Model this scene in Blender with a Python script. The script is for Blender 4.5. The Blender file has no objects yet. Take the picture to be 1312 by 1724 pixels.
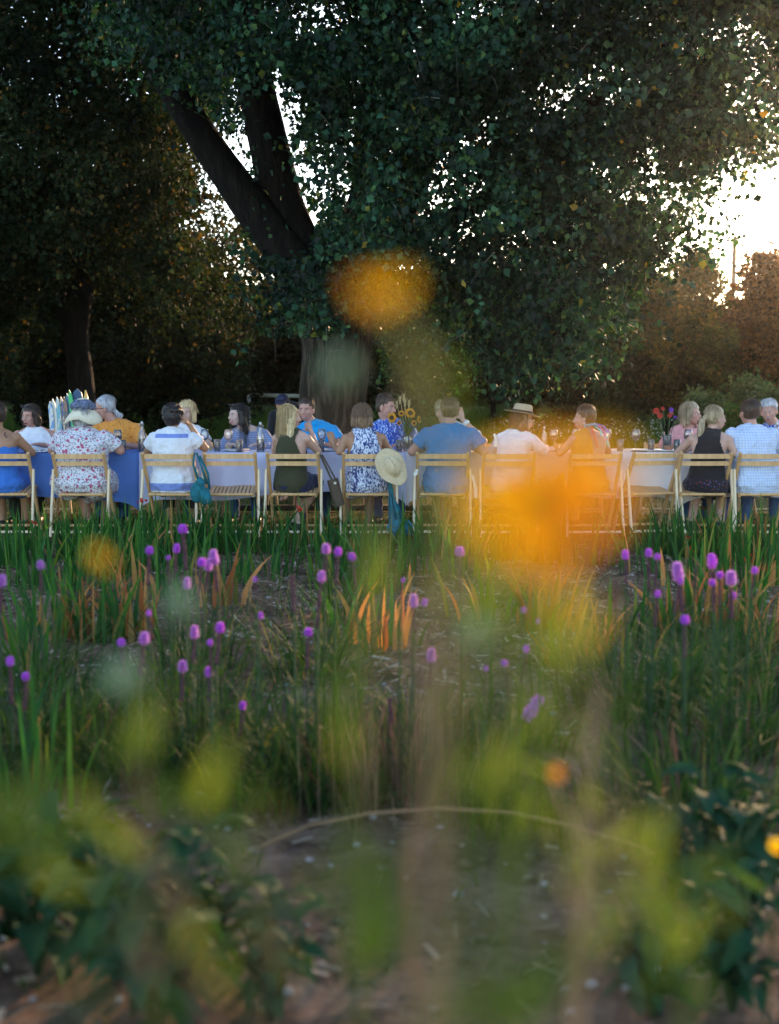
import bpy, bmesh, math, random
import numpy as np
from mathutils import Vector, Matrix, Euler, Quaternion
random.seed(7)
RNG = np.random.default_rng(11)
SC = bpy.context.scene
COL = SC.collection
R = math.radians
PI = math.pi

# ---------------------------------------------------------------- camera, world, sun, exposure
CAMZ = 1.35
FPX = 2100.0
PITCH = math.atan(212 / FPX)
cam_data = bpy.data.cameras.new('camera')
cam = bpy.data.objects.new('camera', cam_data)
COL.objects.link(cam)
cam.location = (0, 0, CAMZ)
cam.rotation_euler = (R(90) - PITCH, 0, 0)
cam_data.sensor_fit = 'VERTICAL'
cam_data.sensor_height = 36
cam_data.lens = FPX / 1724 * 36
cam_data.clip_start = 0.05
cam_data.clip_end = 3000
cam_data.dof.use_dof = True
cam_data.dof.focus_distance = 11.6
cam_data.dof.aperture_fstop = (cam_data.lens / 1000) / 0.0215
SC.camera = cam

SUN_AZ = R(23)      # to the right of the view direction (+Y)
SUN_EL = R(11)
world = bpy.data.worlds.new('World')
SC.world = world
world.use_nodes = True
wn = world.node_tree.nodes
sky = wn.new('ShaderNodeTexSky')
sky.sky_type = 'NISHITA'
sky.sun_disc = False
sky.sun_elevation = SUN_EL
sky.sun_rotation = SUN_AZ
sky.altitude = 1500
sky.dust_density = 2.0
sky.air_density = 1.0
world.node_tree.links.new(sky.outputs[0], wn['Background'].inputs[0])
wn['Background'].inputs[1].default_value = 0.15
sun_data = bpy.data.lights.new('sun', 'SUN')
sun_data.energy = 2.2
sun_data.angle = R(0.6)
sun_data.color = (1.0, 0.62, 0.32)
sun = bpy.data.objects.new('sun', sun_data)
COL.objects.link(sun)
sd = Vector((math.sin(SUN_AZ) * math.cos(SUN_EL), math.cos(SUN_AZ) * math.cos(SUN_EL), math.sin(SUN_EL)))
sun.rotation_euler = sd.to_track_quat('Z', 'Y').to_euler()
SC.view_settings.view_transform = 'Standard'
SC.view_settings.look = 'None'
SC.view_settings.exposure = 2.08
SC.view_settings.gamma = 1
SC.view_settings.use_curve_mapping = False
SC.render.engine = 'CYCLES'
SC.cycles.use_denoising = True
SC.cycles.max_bounces = 8
SC.cycles.transparent_max_bounces = 12
SC.cycles.sample_clamp_indirect = 4
SC.cycles.caustics_refractive = False
SC.cycles.caustics_reflective = False

# ---------------------------------------------------------------- pixel -> world
CT, ST = math.cos(PITCH), math.sin(PITCH)
def at(u, v, Y):
    a = (u - 656) / FPX; b = (862 - v) / FPX
    t = Y / (CT + b * ST)
    return Vector((a * t, Y, CAMZ + t * (-ST + b * CT)))
def ux(u, Y):
    return (u - 656) * Y / FPX
def pix(P):
    """world points (N,3) -> u, v"""
    y = P[:, 1]; z = P[:, 2] - CAMZ
    d = y * CT - z * ST
    h = y * ST + z * CT
    return 656 + FPX * P[:, 0] / d, 862 - FPX * h / d

# ---------------------------------------------------------------- object helpers
def link(o, parent=None):
    COL.objects.link(o)
    if parent is not None: o.parent = parent
    return o
def tag(o, label=None, cat=None, group=None, kind=None):
    if label: o['label'] = label
    if cat: o['category'] = cat
    if group: o['group'] = group
    if kind: o['kind'] = kind
    return o
def empty(name, loc=(0, 0, 0), rz=0.0, label=None, cat=None, group=None, parent=None):
    o = bpy.data.objects.new(name, None)
    o.empty_display_size = 0.1
    o.location = loc; o.rotation_euler = (0, 0, rz)
    link(o, parent)
    return tag(o, label, cat, group)
def kids(o): return [c for c in ALLKIDS.get(o.name, [])]
def copy_tree(o, parent=None):
    c = o.copy(); COL.objects.link(c)
    if parent is not None: c.parent = parent
    for ch in list(o.children): copy_tree(ch, c)
    return c

class MB:
    def __init__(s): s.v = []; s.f = []
    def add(s, vs, fs):
        n = len(s.v); s.v += [tuple(p) for p in vs]; s.f += [tuple(i + n for i in f) for f in fs]; return s
    def box(s, c, size, rz=0.0):
        x, y, z = [k / 2 for k in size]
        m = Matrix.Rotation(rz, 3, 'Z'); c = Vector(c)
        vs = [c + m @ Vector((sx * x, sy * y, sz * z)) for sz in (-1, 1) for sy in (-1, 1) for sx in (-1, 1)]
        return s.add(vs, [(0, 2, 3, 1), (4, 5, 7, 6), (0, 1, 5, 4), (2, 6, 7, 3), (0, 4, 6, 2), (1, 3, 7, 5)])
    def beam(s, p0, p1, w, h, side=(1, 0, 0), bevel=0.18):
        """bar with chamfered rectangular section"""
        p0 = Vector(p0); p1 = Vector(p1); d = (p1 - p0).normalized()
        sx = Vector(side); sx = (sx - d * sx.dot(d)).normalized(); sy = d.cross(sx)
        b = min(w, h) * bevel
        pr = [(w / 2 - b, h / 2), (w / 2, h / 2 - b), (w / 2, -h / 2 + b), (w / 2 - b, -h / 2), (-w / 2 + b, -h / 2), (-w / 2, -h / 2 + b), (-w / 2, h / 2 - b), (-w / 2 + b, h / 2)]
        vs = [p + sx * a + sy * c for p in (p0, p1) for a, c in pr]
        fs = [(i, (i + 1) % 8, 8 + (i + 1) % 8, 8 + i) for i in range(8)] + [tuple(range(7, -1, -1)), tuple(range(8, 16))]
        return s.add(vs, fs)
    def tube(s, pts, rad, seg=8, caps=True):
        pts = [Vector(p) for p in pts]
        if not hasattr(rad, '__len__'): rad = [rad] * len(pts)
        n = len(pts); vs = []; fs = []
        ref = Vector((0, 0, 1)) if abs((pts[-1] - pts[0]).normalized().z) < .9 else Vector((1, 0, 0))
        for i, p in enumerate(pts):
            d = (pts[min(i + 1, n - 1)] - pts[max(i - 1, 0)]).normalized()
            a = d.cross(ref).normalized(); b = d.cross(a)
            for k in range(seg):
                t = 2 * PI * k / seg
                vs.append(p + (a * math.cos(t) + b * math.sin(t)) * rad[i])
        for i in range(n - 1):
            for k in range(seg):
                k2 = (k + 1) % seg
                fs.append((i * seg + k, i * seg + k2, (i + 1) * seg + k2, (i + 1) * seg + k))
        if caps:
            fs.append(tuple(range(seg - 1, -1, -1))); fs.append(tuple((n - 1) * seg + k for k in range(seg)))
        return s.add(vs, fs)
    def lathe(s, prof, c=(0, 0, 0), seg=20, close=True):
        c = Vector(c); n = len(prof); vs = []; fs = []
        for r, z in prof:
            for k in range(seg):
                t = 2 * PI * k / seg
                vs.append(c + Vector((r * math.cos(t), r * math.sin(t), z)))
        for i in range(n - 1):
            for k in range(seg):
                k2 = (k + 1) % seg
                fs.append((i * seg + k, i * seg + k2, (i + 1) * seg + k2, (i + 1) * seg + k))
        if close:
            fs.append(tuple(range(seg - 1, -1, -1))); fs.append(tuple((n - 1) * seg + k for k in range(seg)))
        return s.add(vs, fs)
    def ell(s, c, r, M=None, seg=14, rings=9):
        c = Vector(c); vs = []; fs = []
        if not hasattr(r, '__len__'): r = (r, r, r)
        for i in range(rings + 1):
            ph = PI * i / rings
            for k in range(seg):
                t = 2 * PI * k / seg
                p = Vector((r[0] * math.sin(ph) * math.cos(t), r[1] * math.sin(ph) * math.sin(t), r[2] * math.cos(ph)))
                if M: p = M @ p
                vs.append(c + p)
        for i in range(rings):
            for k in range(seg):
                k2 = (k + 1) % seg
                fs.append((i * seg + k, (i + 1) * seg + k, (i + 1) * seg + k2, i * seg + k2))
        return s.add(vs, fs)
    def limb(s, p0, p1, r0, r1, seg=12, flat=False, sq=1.0):
        """tapered capsule, or flat ended cone"""
        p0 = Vector(p0); p1 = Vector(p1); L = (p1 - p0).length or 1e-5
        pts = []; rr = []
        if flat: pts = [p0, p1]; rr = [r0, r1]
        else:
            d = (p1 - p0) / L
            for k in (0.05, .5, .85): pts.append(p0 - d * r0 * math.cos(k * PI / 2)); rr.append(r0 * math.sin(k * PI / 2))
            pts.append(p0); rr.append(r0); pts.append(p1); rr.append(r1)
            for k in (.85, .5, .05): pts.append(p1 + d * r1 * math.cos(k * PI / 2)); rr.append(r1 * math.sin(k * PI / 2))
        return s.tube(pts, rr, seg)
    def mesh(s, name, smooth=True):
        me = bpy.data.meshes.new(name)
        me.from_pydata([tuple(p) for p in s.v], [], s.f)
        if smooth: me.polygons.foreach_set('use_smooth', [True] * len(me.polygons))
        me.update(); return me
    def build(s, name, m, parent=None, smooth=True, **kw):
        me = s.mesh(name, smooth); me.materials.append(m)
        o = bpy.data.objects.new(name, me); link(o, parent)
        return tag(o, **kw) if kw else o

def tri_mesh(name, V, T, m, parent=None, smooth=False, **kw):
    V = np.asarray(V, dtype=np.float32); T = np.asarray(T, dtype=np.int32)
    me = bpy.data.meshes.new(name)
    me.vertices.add(len(V)); me.vertices.foreach_set('co', V.ravel())
    me.loops.add(T.size); me.loops.foreach_set('vertex_index', T.ravel())
    me.polygons.add(len(T)); me.polygons.foreach_set('loop_start', np.arange(0, T.size, 3, dtype=np.int32))
    me.polygons.foreach_set('loop_total', np.full(len(T), 3, dtype=np.int32))
    me.polygons.foreach_set('use_smooth', np.full(len(T), smooth))
    me.update(calc_edges=True)
    me.materials.append(m)
    if parent == 'mesh': return me
    o = bpy.data.objects.new(name, me); link(o, parent)
    return tag(o, **kw) if kw else o

# ---------------------------------------------------------------- materials
def newmat(name):
    m = bpy.data.materials.new(name); m.use_nodes = True
    nt = m.node_tree; b = nt.nodes['Principled BSDF']
    return m, nt, nt.nodes, nt.links, b
def ramp(n, stops, interp='LINEAR'):
    r = n.new('ShaderNodeValToRGB'); cr = r.color_ramp; cr.interpolation = interp
    while len(cr.elements) < len(stops): cr.elements.new(0.5)
    for e, (p, c) in zip(cr.elements, stops): e.position = p; e.color = (*c, 1) if len(c) == 3 else c
    return r
def noise(n, l, scale, detail=3, rough=.5, vec=None, stretch=None, coord='Object'):
    tc = n.new('ShaderNodeTexCoord'); t = n.new('ShaderNodeTexNoise')
    t.inputs['Scale'].default_value = scale; t.inputs['Detail'].default_value = detail; t.inputs['Roughness'].default_value = rough
    src = tc.outputs[coord]
    if stretch:
        mp = n.new('ShaderNodeMapping'); mp.inputs['Scale'].default_value = stretch
        l.new(src, mp.inputs[0]); src = mp.outputs[0]
    l.new(src, t.inputs['Vector'])
    return t
def bump(n, l, b, src, strength=.3, dist=.01):
    bp = n.new('ShaderNodeBump'); bp.inputs['Strength'].default_value = strength; bp.inputs['Distance'].default_value = dist
    l.new(src, bp.inputs['Height']); l.new(bp.outputs[0], b.inputs['Normal'])
def mix(n, l, fac, a, c, mode='MIX'):
    m = n.new('ShaderNodeMix'); m.data_type = 'RGBA'; m.blend_type = mode
    for s, v in ((m.inputs[0], fac), (m.inputs[6], a), (m.inputs[7], c)):
        if hasattr(v, 'links') or hasattr(v, 'is_output'): l.new(v, s)
        elif isinstance(v, (int, float)): s.default_value = v
        else: s.default_value = (*v, 1)
    return m.outputs[2]
def plain(name, c, rough=.6, var=.25, scale=20, bmp=.15, metal=0, stretch=None, spec=.4):
    m, nt, n, l, b = newmat(name)
    t = noise(n, l, scale, 4, .6, stretch=stretch)
    r = ramp(n, [(.3, tuple(x * (1 - var) for x in c)), (.7, tuple(min(1, x * (1 + var)) for x in c))])
    l.new(t.outputs[0], r.inputs[0]); l.new(r.outputs[0], b.inputs['Base Color'])
    b.inputs['Roughness'].default_value = rough; b.inputs['Metallic'].default_value = metal
    b.inputs['Specular IOR Level'].default_value = spec
    if bmp: bump(n, l, b, t.outputs[0], bmp)
    return m
def leafmat(name, stops, trans=.45, rough=.45, spec=.4, tmul=(1.6, 1.5, .5), patch=None):
    """leaf colours vary from leaf to leaf; part of the light passes through"""
    m, nt, n, l, b = newmat(name)
    g = n.new('ShaderNodeNewGeometry'); r = ramp(n, stops); l.new(g.outputs['Random Per Island'], r.inputs[0])
    if patch:   # lit and shaded sprays of the crown painted into the leaf colour
        nz = noise(n, l, patch, 3, .6); pr = ramp(n, [(.40, (.30, .30, .30)), (.50, (.8, .8, .8)), (.62, (1.7, 1.6, 1.6))]); l.new(nz.outputs[0], pr.inputs[0])
        col = mix(n, l, 1.0, r.outputs[0], pr.outputs[0], 'MULTIPLY')
        class _R: outputs = [col]
        r = _R
    l.new(r.outputs[0], b.inputs['Base Color']); b.inputs['Roughness'].default_value = rough + .12
    b.inputs['Specular IOR Level'].default_value = spec * .5
    tr = n.new('ShaderNodeBsdfTranslucent'); mx = n.new('ShaderNodeMixShader'); mx.inputs[0].default_value = trans
    l.new(mix(n, l, 1.0, r.outputs[0], tmul, 'MULTIPLY'), tr.inputs[0])
    l.new(b.outputs[0], mx.inputs[1]); l.new(tr.outputs[0], mx.inputs[2])
    l.new(mx.outputs[0], n['Material Output'].inputs[0])
    return m

# ---------------------------------------------------------------- scattered geometry (numpy)
def unit(a): return a / np.maximum(np.linalg.norm(a, axis=-1, keepdims=True), 1e-9)
def leaves(P, size, rng=RNG, down=.7, shape=.45, fold=.12):
    """P (N,3): one kite shaped, folded leaf hanging at each point"""
    N = len(P)
    d = unit(rng.normal(size=(N, 3)) * .8 + np.array([0, 0, -down]))
    s = unit(np.cross(d, rng.normal(size=(N, 3)))); nn = np.cross(d, s)
    sz = size * rng.uniform(.5, 1.45, (N, 1))
    V = np.stack([P, P + sz * (d * .42 - s * shape + nn * fold), P + sz * d, P + sz * (d * .42 + s * shape + nn * fold)], 1).reshape(-1, 3)
    i = np.arange(N)[:, None] * 4
    T = np.concatenate([i + [0, 1, 2], i + [0, 2, 3]], 0)
    return V, T
def blades(B, h, w, lean, az, bend=1.6, segs=3, twist=None, rng=RNG):
    """ribbon blades; all arguments arrays of length N"""
    N = len(B); h = np.broadcast_to(h, N); w = np.broadcast_to(w, N); lean = np.broadcast_to(lean, N)
    dr = np.stack([np.cos(az), np.sin(az), np.zeros(N)], 1)
    tw = az + PI / 2 + (rng.uniform(-1.2, 1.2, N) if twist is None else twist)
    sd = np.stack([np.cos(tw), np.sin(tw), np.zeros(N)], 1)
    out = []
    for k in range(segs + 1):
        t = k / segs
        c = B + dr * (h * lean * t ** bend)[:, None]
        c = c + np.array([0, 0, 1.0]) * (h * (t - .35 * np.minimum(lean, 1.4) * t ** 2.5))[:, None]
        if k < segs:
            ww = (w * .5 * (1 - t ** 2.2) * (.55 + .45 * min(1, t * 3 + .4)))[:, None]
            out += [c - sd * ww, c + sd * ww]
        else: out.append(c)
    V = np.stack(out, 1); M = V.shape[1]; V = V.reshape(-1, 3)
    tri = []
    for k in range(segs - 1):
        a = 2 * k; tri += [(a, a + 1, a + 3), (a, a + 3, a + 2)]
    a = 2 * (segs - 1); tri.append((a, a + 1, a + 2))
    T = (np.arange(N)[:, None, None] * M + np.array(tri)[None]).reshape(-1, 3)
    return V, T
def join(parts):
    Vs = []; Ts = []; n = 0
    for V, T in parts: Vs.append(V); Ts.append(T + n); n += len(V)
    return np.concatenate(Vs), np.concatenate(Ts)

def ground_h(x, y):
    x = np.asarray(x, float); y = np.asarray(y, float)
    k = np.clip((y - 27) / 22, 0, 1); rise = 1.05 * k * k * (3 - 2 * k)
    soil = np.clip((9.8 - y) / 1.0, 0, 1)
    b = .018 * np.sin(x * 2.1 + y * 1.3) + .012 * np.sin(x * 5.3 - y * 3.1) + .008 * np.sin(x * 11 + 1.7 * y) * np.sin(y * 9)
    return rise + soil * b * 1.4
# ---------------------------------------------------------------- ground
def build_ground():
    xs = np.concatenate([[-900, -400, -160, -80], np.linspace(-50, -8, 22), np.linspace(-7, 7, 180), np.linspace(8, 50, 22), [80, 160, 400, 900]])
    ys = np.concatenate([[-60, -20, -8, -3], np.linspace(-1, 11, 170), np.linspace(11.3, 60, 90), [80, 120, 200, 400, 900, 1800]])
    X, Y = np.meshgrid(xs, ys)
    Z = ground_h(X, Y)
    rg = np.random.default_rng(5)
    Z += np.where((Y < 10) & (abs(X) < 7), rg.normal(0, .006, X.shape), 0)
    nx, ny = len(xs), len(ys)
    V = np.stack([X, Y, Z], -1).reshape(-1, 3)
    i = (np.arange(ny - 1)[:, None] * nx + np.arange(nx - 1)[None]).ravel()
    T = np.concatenate([np.stack([i, i + 1, i + nx + 1], 1), np.stack([i, i + nx + 1, i + nx], 1)])
    m, nt, n, l, b = newmat('earth_and_turf')
    t = noise(n, l, 3.5, 8, .68); t2 = noise(n, l, 38, 5, .7); t3 = noise(n, l, .5, 4, .6)
    soil = ramp(n, [(.32, (.050, .028, .018)), (.5, (.13, .078, .052)), (.68, (.25, .16, .11))])
    mx = n.new('ShaderNodeMath'); mx.operation = 'ADD'; l.new(t.outputs[0], mx.inputs[0])
    sb = n.new('ShaderNodeMath'); sb.operation = 'MULTIPLY_ADD'; sb.inputs[1].default_value = .45; sb.inputs[2].default_value = -.22
    l.new(t2.outputs[0], sb.inputs[0]); l.new(sb.outputs[0], mx.inputs[1]); l.new(mx.outputs[0], soil.inputs[0])
    turf = ramp(n, [(.35, (.040, .050, .014)), (.65, (.085, .080, .026))]); l.new(t.outputs[0], turf.inputs[0])
    geo = n.new('ShaderNodeNewGeometry'); sp = n.new('ShaderNodeSeparateXYZ'); l.new(geo.outputs['Position'], sp.inputs[0])
    a = n.new('ShaderNodeMath'); a.operation = 'MULTIPLY_ADD'; a.inputs[1].default_value = 1.4; l.new(t3.outputs[0], a.inputs[0]); l.new(sp.outputs['Y'], a.inputs[2])
    mr = n.new('ShaderNodeMapRange'); mr.inputs[1].default_value = 10.6; mr.inputs[2].default_value = 11.2; l.new(a.outputs[0], mr.inputs[0])
    l.new(mix(n, l, mr.outputs[0], soil.outputs[0], turf.outputs[0]), b.inputs['Base Color'])
    b.inputs['Roughness'].default_value = .95; b.inputs['Specular IOR Level'].default_value = .15
    bump(n, l, b, mx.outputs[0], .9, .03)
    tri_mesh('ground', V, T, m, smooth=True, kind='structure')
build_ground()

# far hill seen past the bushes
def build_hill():
    mb = MB(); n = 60; vs = []; fs = []
    for i in range(n + 1):
        x = -500 + 2000 * i / n
        top = 62 + 26 * math.sin(i * .21 + 1) + 8 * math.sin(i * .9)
        vs += [(x, 1150, -5), (x, 1250, top * .6), (x, 1400, top), (x, 1600, -5)]
    for i in range(n):
        for k in range(3): fs.append((i * 4 + k, i * 4 + 4 + k, i * 4 + 5 + k, i * 4 + 1 + k))
    mb.add(vs, fs)
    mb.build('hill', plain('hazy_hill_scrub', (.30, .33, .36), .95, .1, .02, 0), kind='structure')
build_hill()

# ---------------------------------------------------------------- straw, chips, pebbles on the soil
M_straw = leafmat('dry_straw', [(0, (.14, .09, .05)), (.5, (.27, .19, .12)), (1, (.50, .40, .30))], .1, .8, .2, (1, 1, 1))
def soil_xy(n, y0, y1, rng):
    y = y0 + (y1 - y0) * rng.uniform(0, 1, n) ** .8
    x = rng.uniform(-1, 1, n) * (y * .36 + .3)
    return x, y
def build_mulch():
    rg = np.random.default_rng(3)
    N = 10000
    x, y = soil_xy(N, 5.0, 10.6, rg)
    y[:350] = rg.uniform(2.3, 5.2, 350); x[:350] = rg.uniform(-1, 1, 350) * (y[:350] * .36 + .1)
    z = ground_h(x, y) + .012
    ang = rg.uniform(0, PI, N); L = rg.uniform(.01, .055, N); w = rg.uniform(.002, .008, N)
    d = np.stack([np.cos(ang), np.sin(ang), rg.normal(0, .18, N)], 1); s = np.stack([-np.sin(ang), np.cos(ang), rg.normal(0, .3, N)], 1)
    P = np.stack([x, y, z], 1); a = d * L[:, None]; c = s * w[:, None]
    V = np.stack([P - a - c, P + a - c, P + a + c, P - a + c], 1).reshape(-1, 3)
    i = np.arange(N)[:, None] * 4; T = np.concatenate([i + [0, 1, 2], i + [0, 2, 3]])
    tri_mesh('straw_litter', V, T, M_straw, kind='stuff', label='dry straw and chips scattered over the bare soil')
    # small stones
    mb = MB()
    M_stone = plain('pale_stone', (.30, .26, .24), .8, .45, 30, .3)
    for k in range(300):
        yy = rg.uniform(2.2, 9.5); xx = rg.uniform(-1, 1) * (yy * .34)
        r = rg.uniform(.006, .017) * (1 if yy < 4 else 1.1)
        zz = float(ground_h(xx, yy))
        mb.ell((xx, yy, zz + r * .3), (r * rg.uniform(.8, 1.5), r, r * .6), Matrix.Rotation(rg.uniform(0, 3), 3, 'Z'), 7, 4)
    mb.build('gravel', M_stone, kind='stuff', label='small pale stones lying in the soil')
build_mulch()
def build_clods():
    rg = np.random.default_rng(8); mb = MB()
    for k in range(1100):
        y = rg.uniform(2.3, 8.5); x = rg.uniform(-1, 1) * (y * .34); r = rg.uniform(.006, .028) * rg.uniform(.5, 1)
        z = float(ground_h(x, y)); o = len(mb.v)
        mb.ell((x, y, z + r * .15), (r * rg.uniform(.9, 1.6), r * rg.uniform(.8, 1.3), r * rg.uniform(.5, .9)), Matrix.Rotation(rg.uniform(0, 3), 3, 'Z'), 7, 5)
        for i in range(o, len(mb.v)): q = mb.v[i]; mb.v[i] = (q[0] + rg.normal(0, r * .12), q[1] + rg.normal(0, r * .12), q[2] + rg.normal(0, r * .1))
    mb.build('soil_clods', plain('dark_clod', (.13, .085, .062), .95, .45, 40, .5, spec=.15), kind='stuff', label='crumbled clods of dark earth on the bare soil')
build_clods()

# ---------------------------------------------------------------- grass
M_lawn = leafmat('lawn_blade', [(0, (.030, .060, .012)), (.5, (.060, .085, .020)), (.8, (.10, .10, .035)), (1, (.17, .13, .06))], .35, .5, .3)
M_meadow = leafmat('meadow_blade', [(0, (.025, .075, .014)), (.5, (.045, .11, .02)), (.85, (.08, .14, .03)), (1, (.15, .16, .05))], .45, .5, .3)
def build_grass():
    rg = np.random.default_rng(21)
    N = 60000
    y = 10.1 + 13.5 * rg.uniform(0, 1, N) ** 1.5; x = rg.uniform(-1, 1, N) * (y * .34 + .6)
    k = (rg.uniform(0, 1, N) < np.clip((y - 9.9 + .4 * np.sin(x * 3)) / .9, .05, 1)); x = x[k]; y = y[k]; n = len(x)
    B = np.stack([x, y, ground_h(x, y)], 1)
    V, T = blades(B, rg.uniform(.03, .085, n) * (1 + .3 * np.sin(x * 2 + y)), rg.uniform(.004, .008, n) * (y / 11), rg.uniform(.2, 1.1, n), rg.uniform(0, 2 * PI, n), segs=2, rng=rg)
    tri_mesh('lawn_grass', V, T, M_lawn, kind='stuff', label='short mown grass under and around the long table')
    # taller rough meadow behind: right of the trunk and a patch on the left
    N = 60000
    y = rg.uniform(21, 36, N); x = rg.uniform(-1, 1, N) * (y * .34)
    u = 656 + x / y * FPX
    ok = ((u > 800 - (y - 21) * 14)) | ((u < 600) & (y > 29))
    x = x[ok]; y = y[ok]; n = len(x)
    B = np.stack([x, y, ground_h(x, y)], 1)
    hh = rg.uniform(.22, .62, n) * (1 + .25 * np.sin(x * .9 + 2) * np.sin(y * .7))
    hh = np.where(y < 22.5, hh * .7, hh)
    V, T = blades(B, hh, rg.uniform(.012, .028, n), rg.uniform(.1, .8, n), rg.uniform(0, 2 * PI, n), segs=3, rng=rg)
    tri_mesh('meadow_grass', V, T, M_meadow, kind='stuff', label='tall rough green meadow grass behind the lawn')
    # tiny white blossoms in the meadow
    n = 900
    y = rg.uniform(21.5, 31, n); x = (rg.uniform(820, 1330, n) - 656) * y / FPX
    P = np.stack([x, y, ground_h(x, y) + rg.uniform(.3, .6, n)], 1)
    V, T = leaves(P, .035, rg, 0, .5, .1)
    tri_mesh('meadow_blossoms', V, T, plain('white_petals', (.62, .62, .56), .6, .1, 5, 0), kind='stuff', label='tiny white blossoms scattered in the green meadow grass')
build_grass()

# ---------------------------------------------------------------- trees
def barkmat(name, c0, c1, sc=1.0):
    m, nt, n, l, b = newmat(name)
    t = noise(n, l, 13 * sc, 6, .62, stretch=(1, 1, .2)); t2 = noise(n, l, 2.2 * sc, 4, .5)
    r = ramp(n, [(.45, c0), (.52, tuple((a + d) * .45 for a, d in zip(c0, c1))), (.60, c1)]); l.new(t.outputs[0], r.inputs[0])
    l.new(mix(n, l, .35, r.outputs[0], mix(n, l, t2.outputs[0], c0, c1)), b.inputs['Base Color'])
    b.inputs['Roughness'].default_value = .95; b.inputs['Specular IOR Level'].default_value = .2
    bump(n, l, b, t.outputs[0], 1.0, .05)
    return m
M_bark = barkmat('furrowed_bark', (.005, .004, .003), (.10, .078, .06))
M_silbark = barkmat('silhouette_bark', (.004, .003, .003), (.018, .014, .012))  # silhouette darkness against the sky put into the bark colour
M_twig = plain('pale_twig', (.10, .085, .065), .8, .3, 8, .1)
M_cotton = leafmat('cottonwood_leaf', [(0, (.004, .018, .010)), (.45, (.008, .032, .018)), (.8, (.022, .080, .045)), (.985, (.05, .11, .03)), (.996, (.12, .12, .02)), (1, (.24, .17, .02))], .3, .42, .5, (2.2, 1.9, .6), 1.1)
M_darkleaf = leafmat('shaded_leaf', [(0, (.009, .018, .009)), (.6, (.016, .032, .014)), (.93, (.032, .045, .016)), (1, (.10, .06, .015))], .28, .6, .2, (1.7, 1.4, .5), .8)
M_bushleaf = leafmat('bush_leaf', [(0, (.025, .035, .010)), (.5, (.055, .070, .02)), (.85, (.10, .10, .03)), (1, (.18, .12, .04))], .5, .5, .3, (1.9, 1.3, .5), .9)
M_backlit = leafmat('backlit_leaf', [(0, (.05, .032, .016)), (.5, (.12, .065, .03)), (1, (.24, .12, .045))], .5, .55, .25, (1.8, 1.2, .6))  # warm backlight and flare put into the leaf colour

def trunk_mesh(pts, radii, seg=40, ridge=.07, rng=RNG, flare=None):
    """tapered limb whose bark is cut by long furrows"""
    P = [Vector(p) for p in pts]
    # resample smooth
    fine = []; fr = []
    n = len(P)
    for i in range(n - 1):
        p0 = P[max(i - 1, 0)]; p1 = P[i]; p2 = P[i + 1]; p3 = P[min(i + 2, n - 1)]
        st = max(3, int((p2 - p1).length / .12))
        for k in range(st):
            t = k / st
            q = .5 * ((2 * p1) + (p2 - p0) * t + (2 * p0 - 5 * p1 + 4 * p2 - p3) * t * t + (3 * p1 - p0 - 3 * p2 + p3) * t ** 3)
            fine.append(q); fr.append(radii[i] * (1 - t) + radii[i + 1] * t)
    fine.append(P[-1]); fr.append(radii[-1])
    mb = MB(); vs = []; fs = []
    ph = rng.uniform(0, 6, 8); m = len(fine)
    for i, p in enumerate(fine):
        d = (fine[min(i + 1, m - 1)] - fine[max(i - 1, 0)]).normalized()
        a = Vector((1, 0, 0)); a = (a - d * a.dot(d)).normalized(); b = d.cross(a)
        for k in range(seg):
            t = 2 * PI * k / seg; s = i * .12
            rr = 1 + ridge * (math.sin(t * 13 + 1.3 * math.sin(s * 2.3 + ph[0]) + ph[1]) * .6 + math.sin(t * 7 + 1.1 * math.sin(s * 1.3 + ph[2])) * .5 + math.sin(t * 3 + s + ph[3]) * .7 + math.sin(t * 19 - 2 * math.sin(s * 3)) * .35)
            vs.append(p + (a * math.cos(t) + b * math.sin(t)) * fr[i] * rr)
    for i in range(m - 1):
        for k in range(seg):
            k2 = (k + 1) % seg
            fs.append((i * seg + k, i * seg + k2, (i + 1) * seg + k2, (i + 1) * seg + k))
    mb.add(vs, fs); return mb

def vnoise(u, v, s, seed=0):
    """cheap smooth 2-D value noise in 0..1"""
    u = u / s; v = v / s
    iu = np.floor(u).astype(int); iv = np.floor(v).astype(int); fu = u - iu; fv = v - iv
    h = lambda a, b: (np.sin(a * 127.1 + b * 311.7 + seed * 74.7) * 43758.5453) % 1.0
    fu = fu * fu * (3 - 2 * fu); fv = fv * fv * (3 - 2 * fv)
    return (h(iu, iv) * (1 - fu) + h(iu + 1, iv) * fu) * (1 - fv) + (h(iu, iv + 1) * (1 - fu) + h(iu + 1, iv + 1) * fu) * fv

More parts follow.
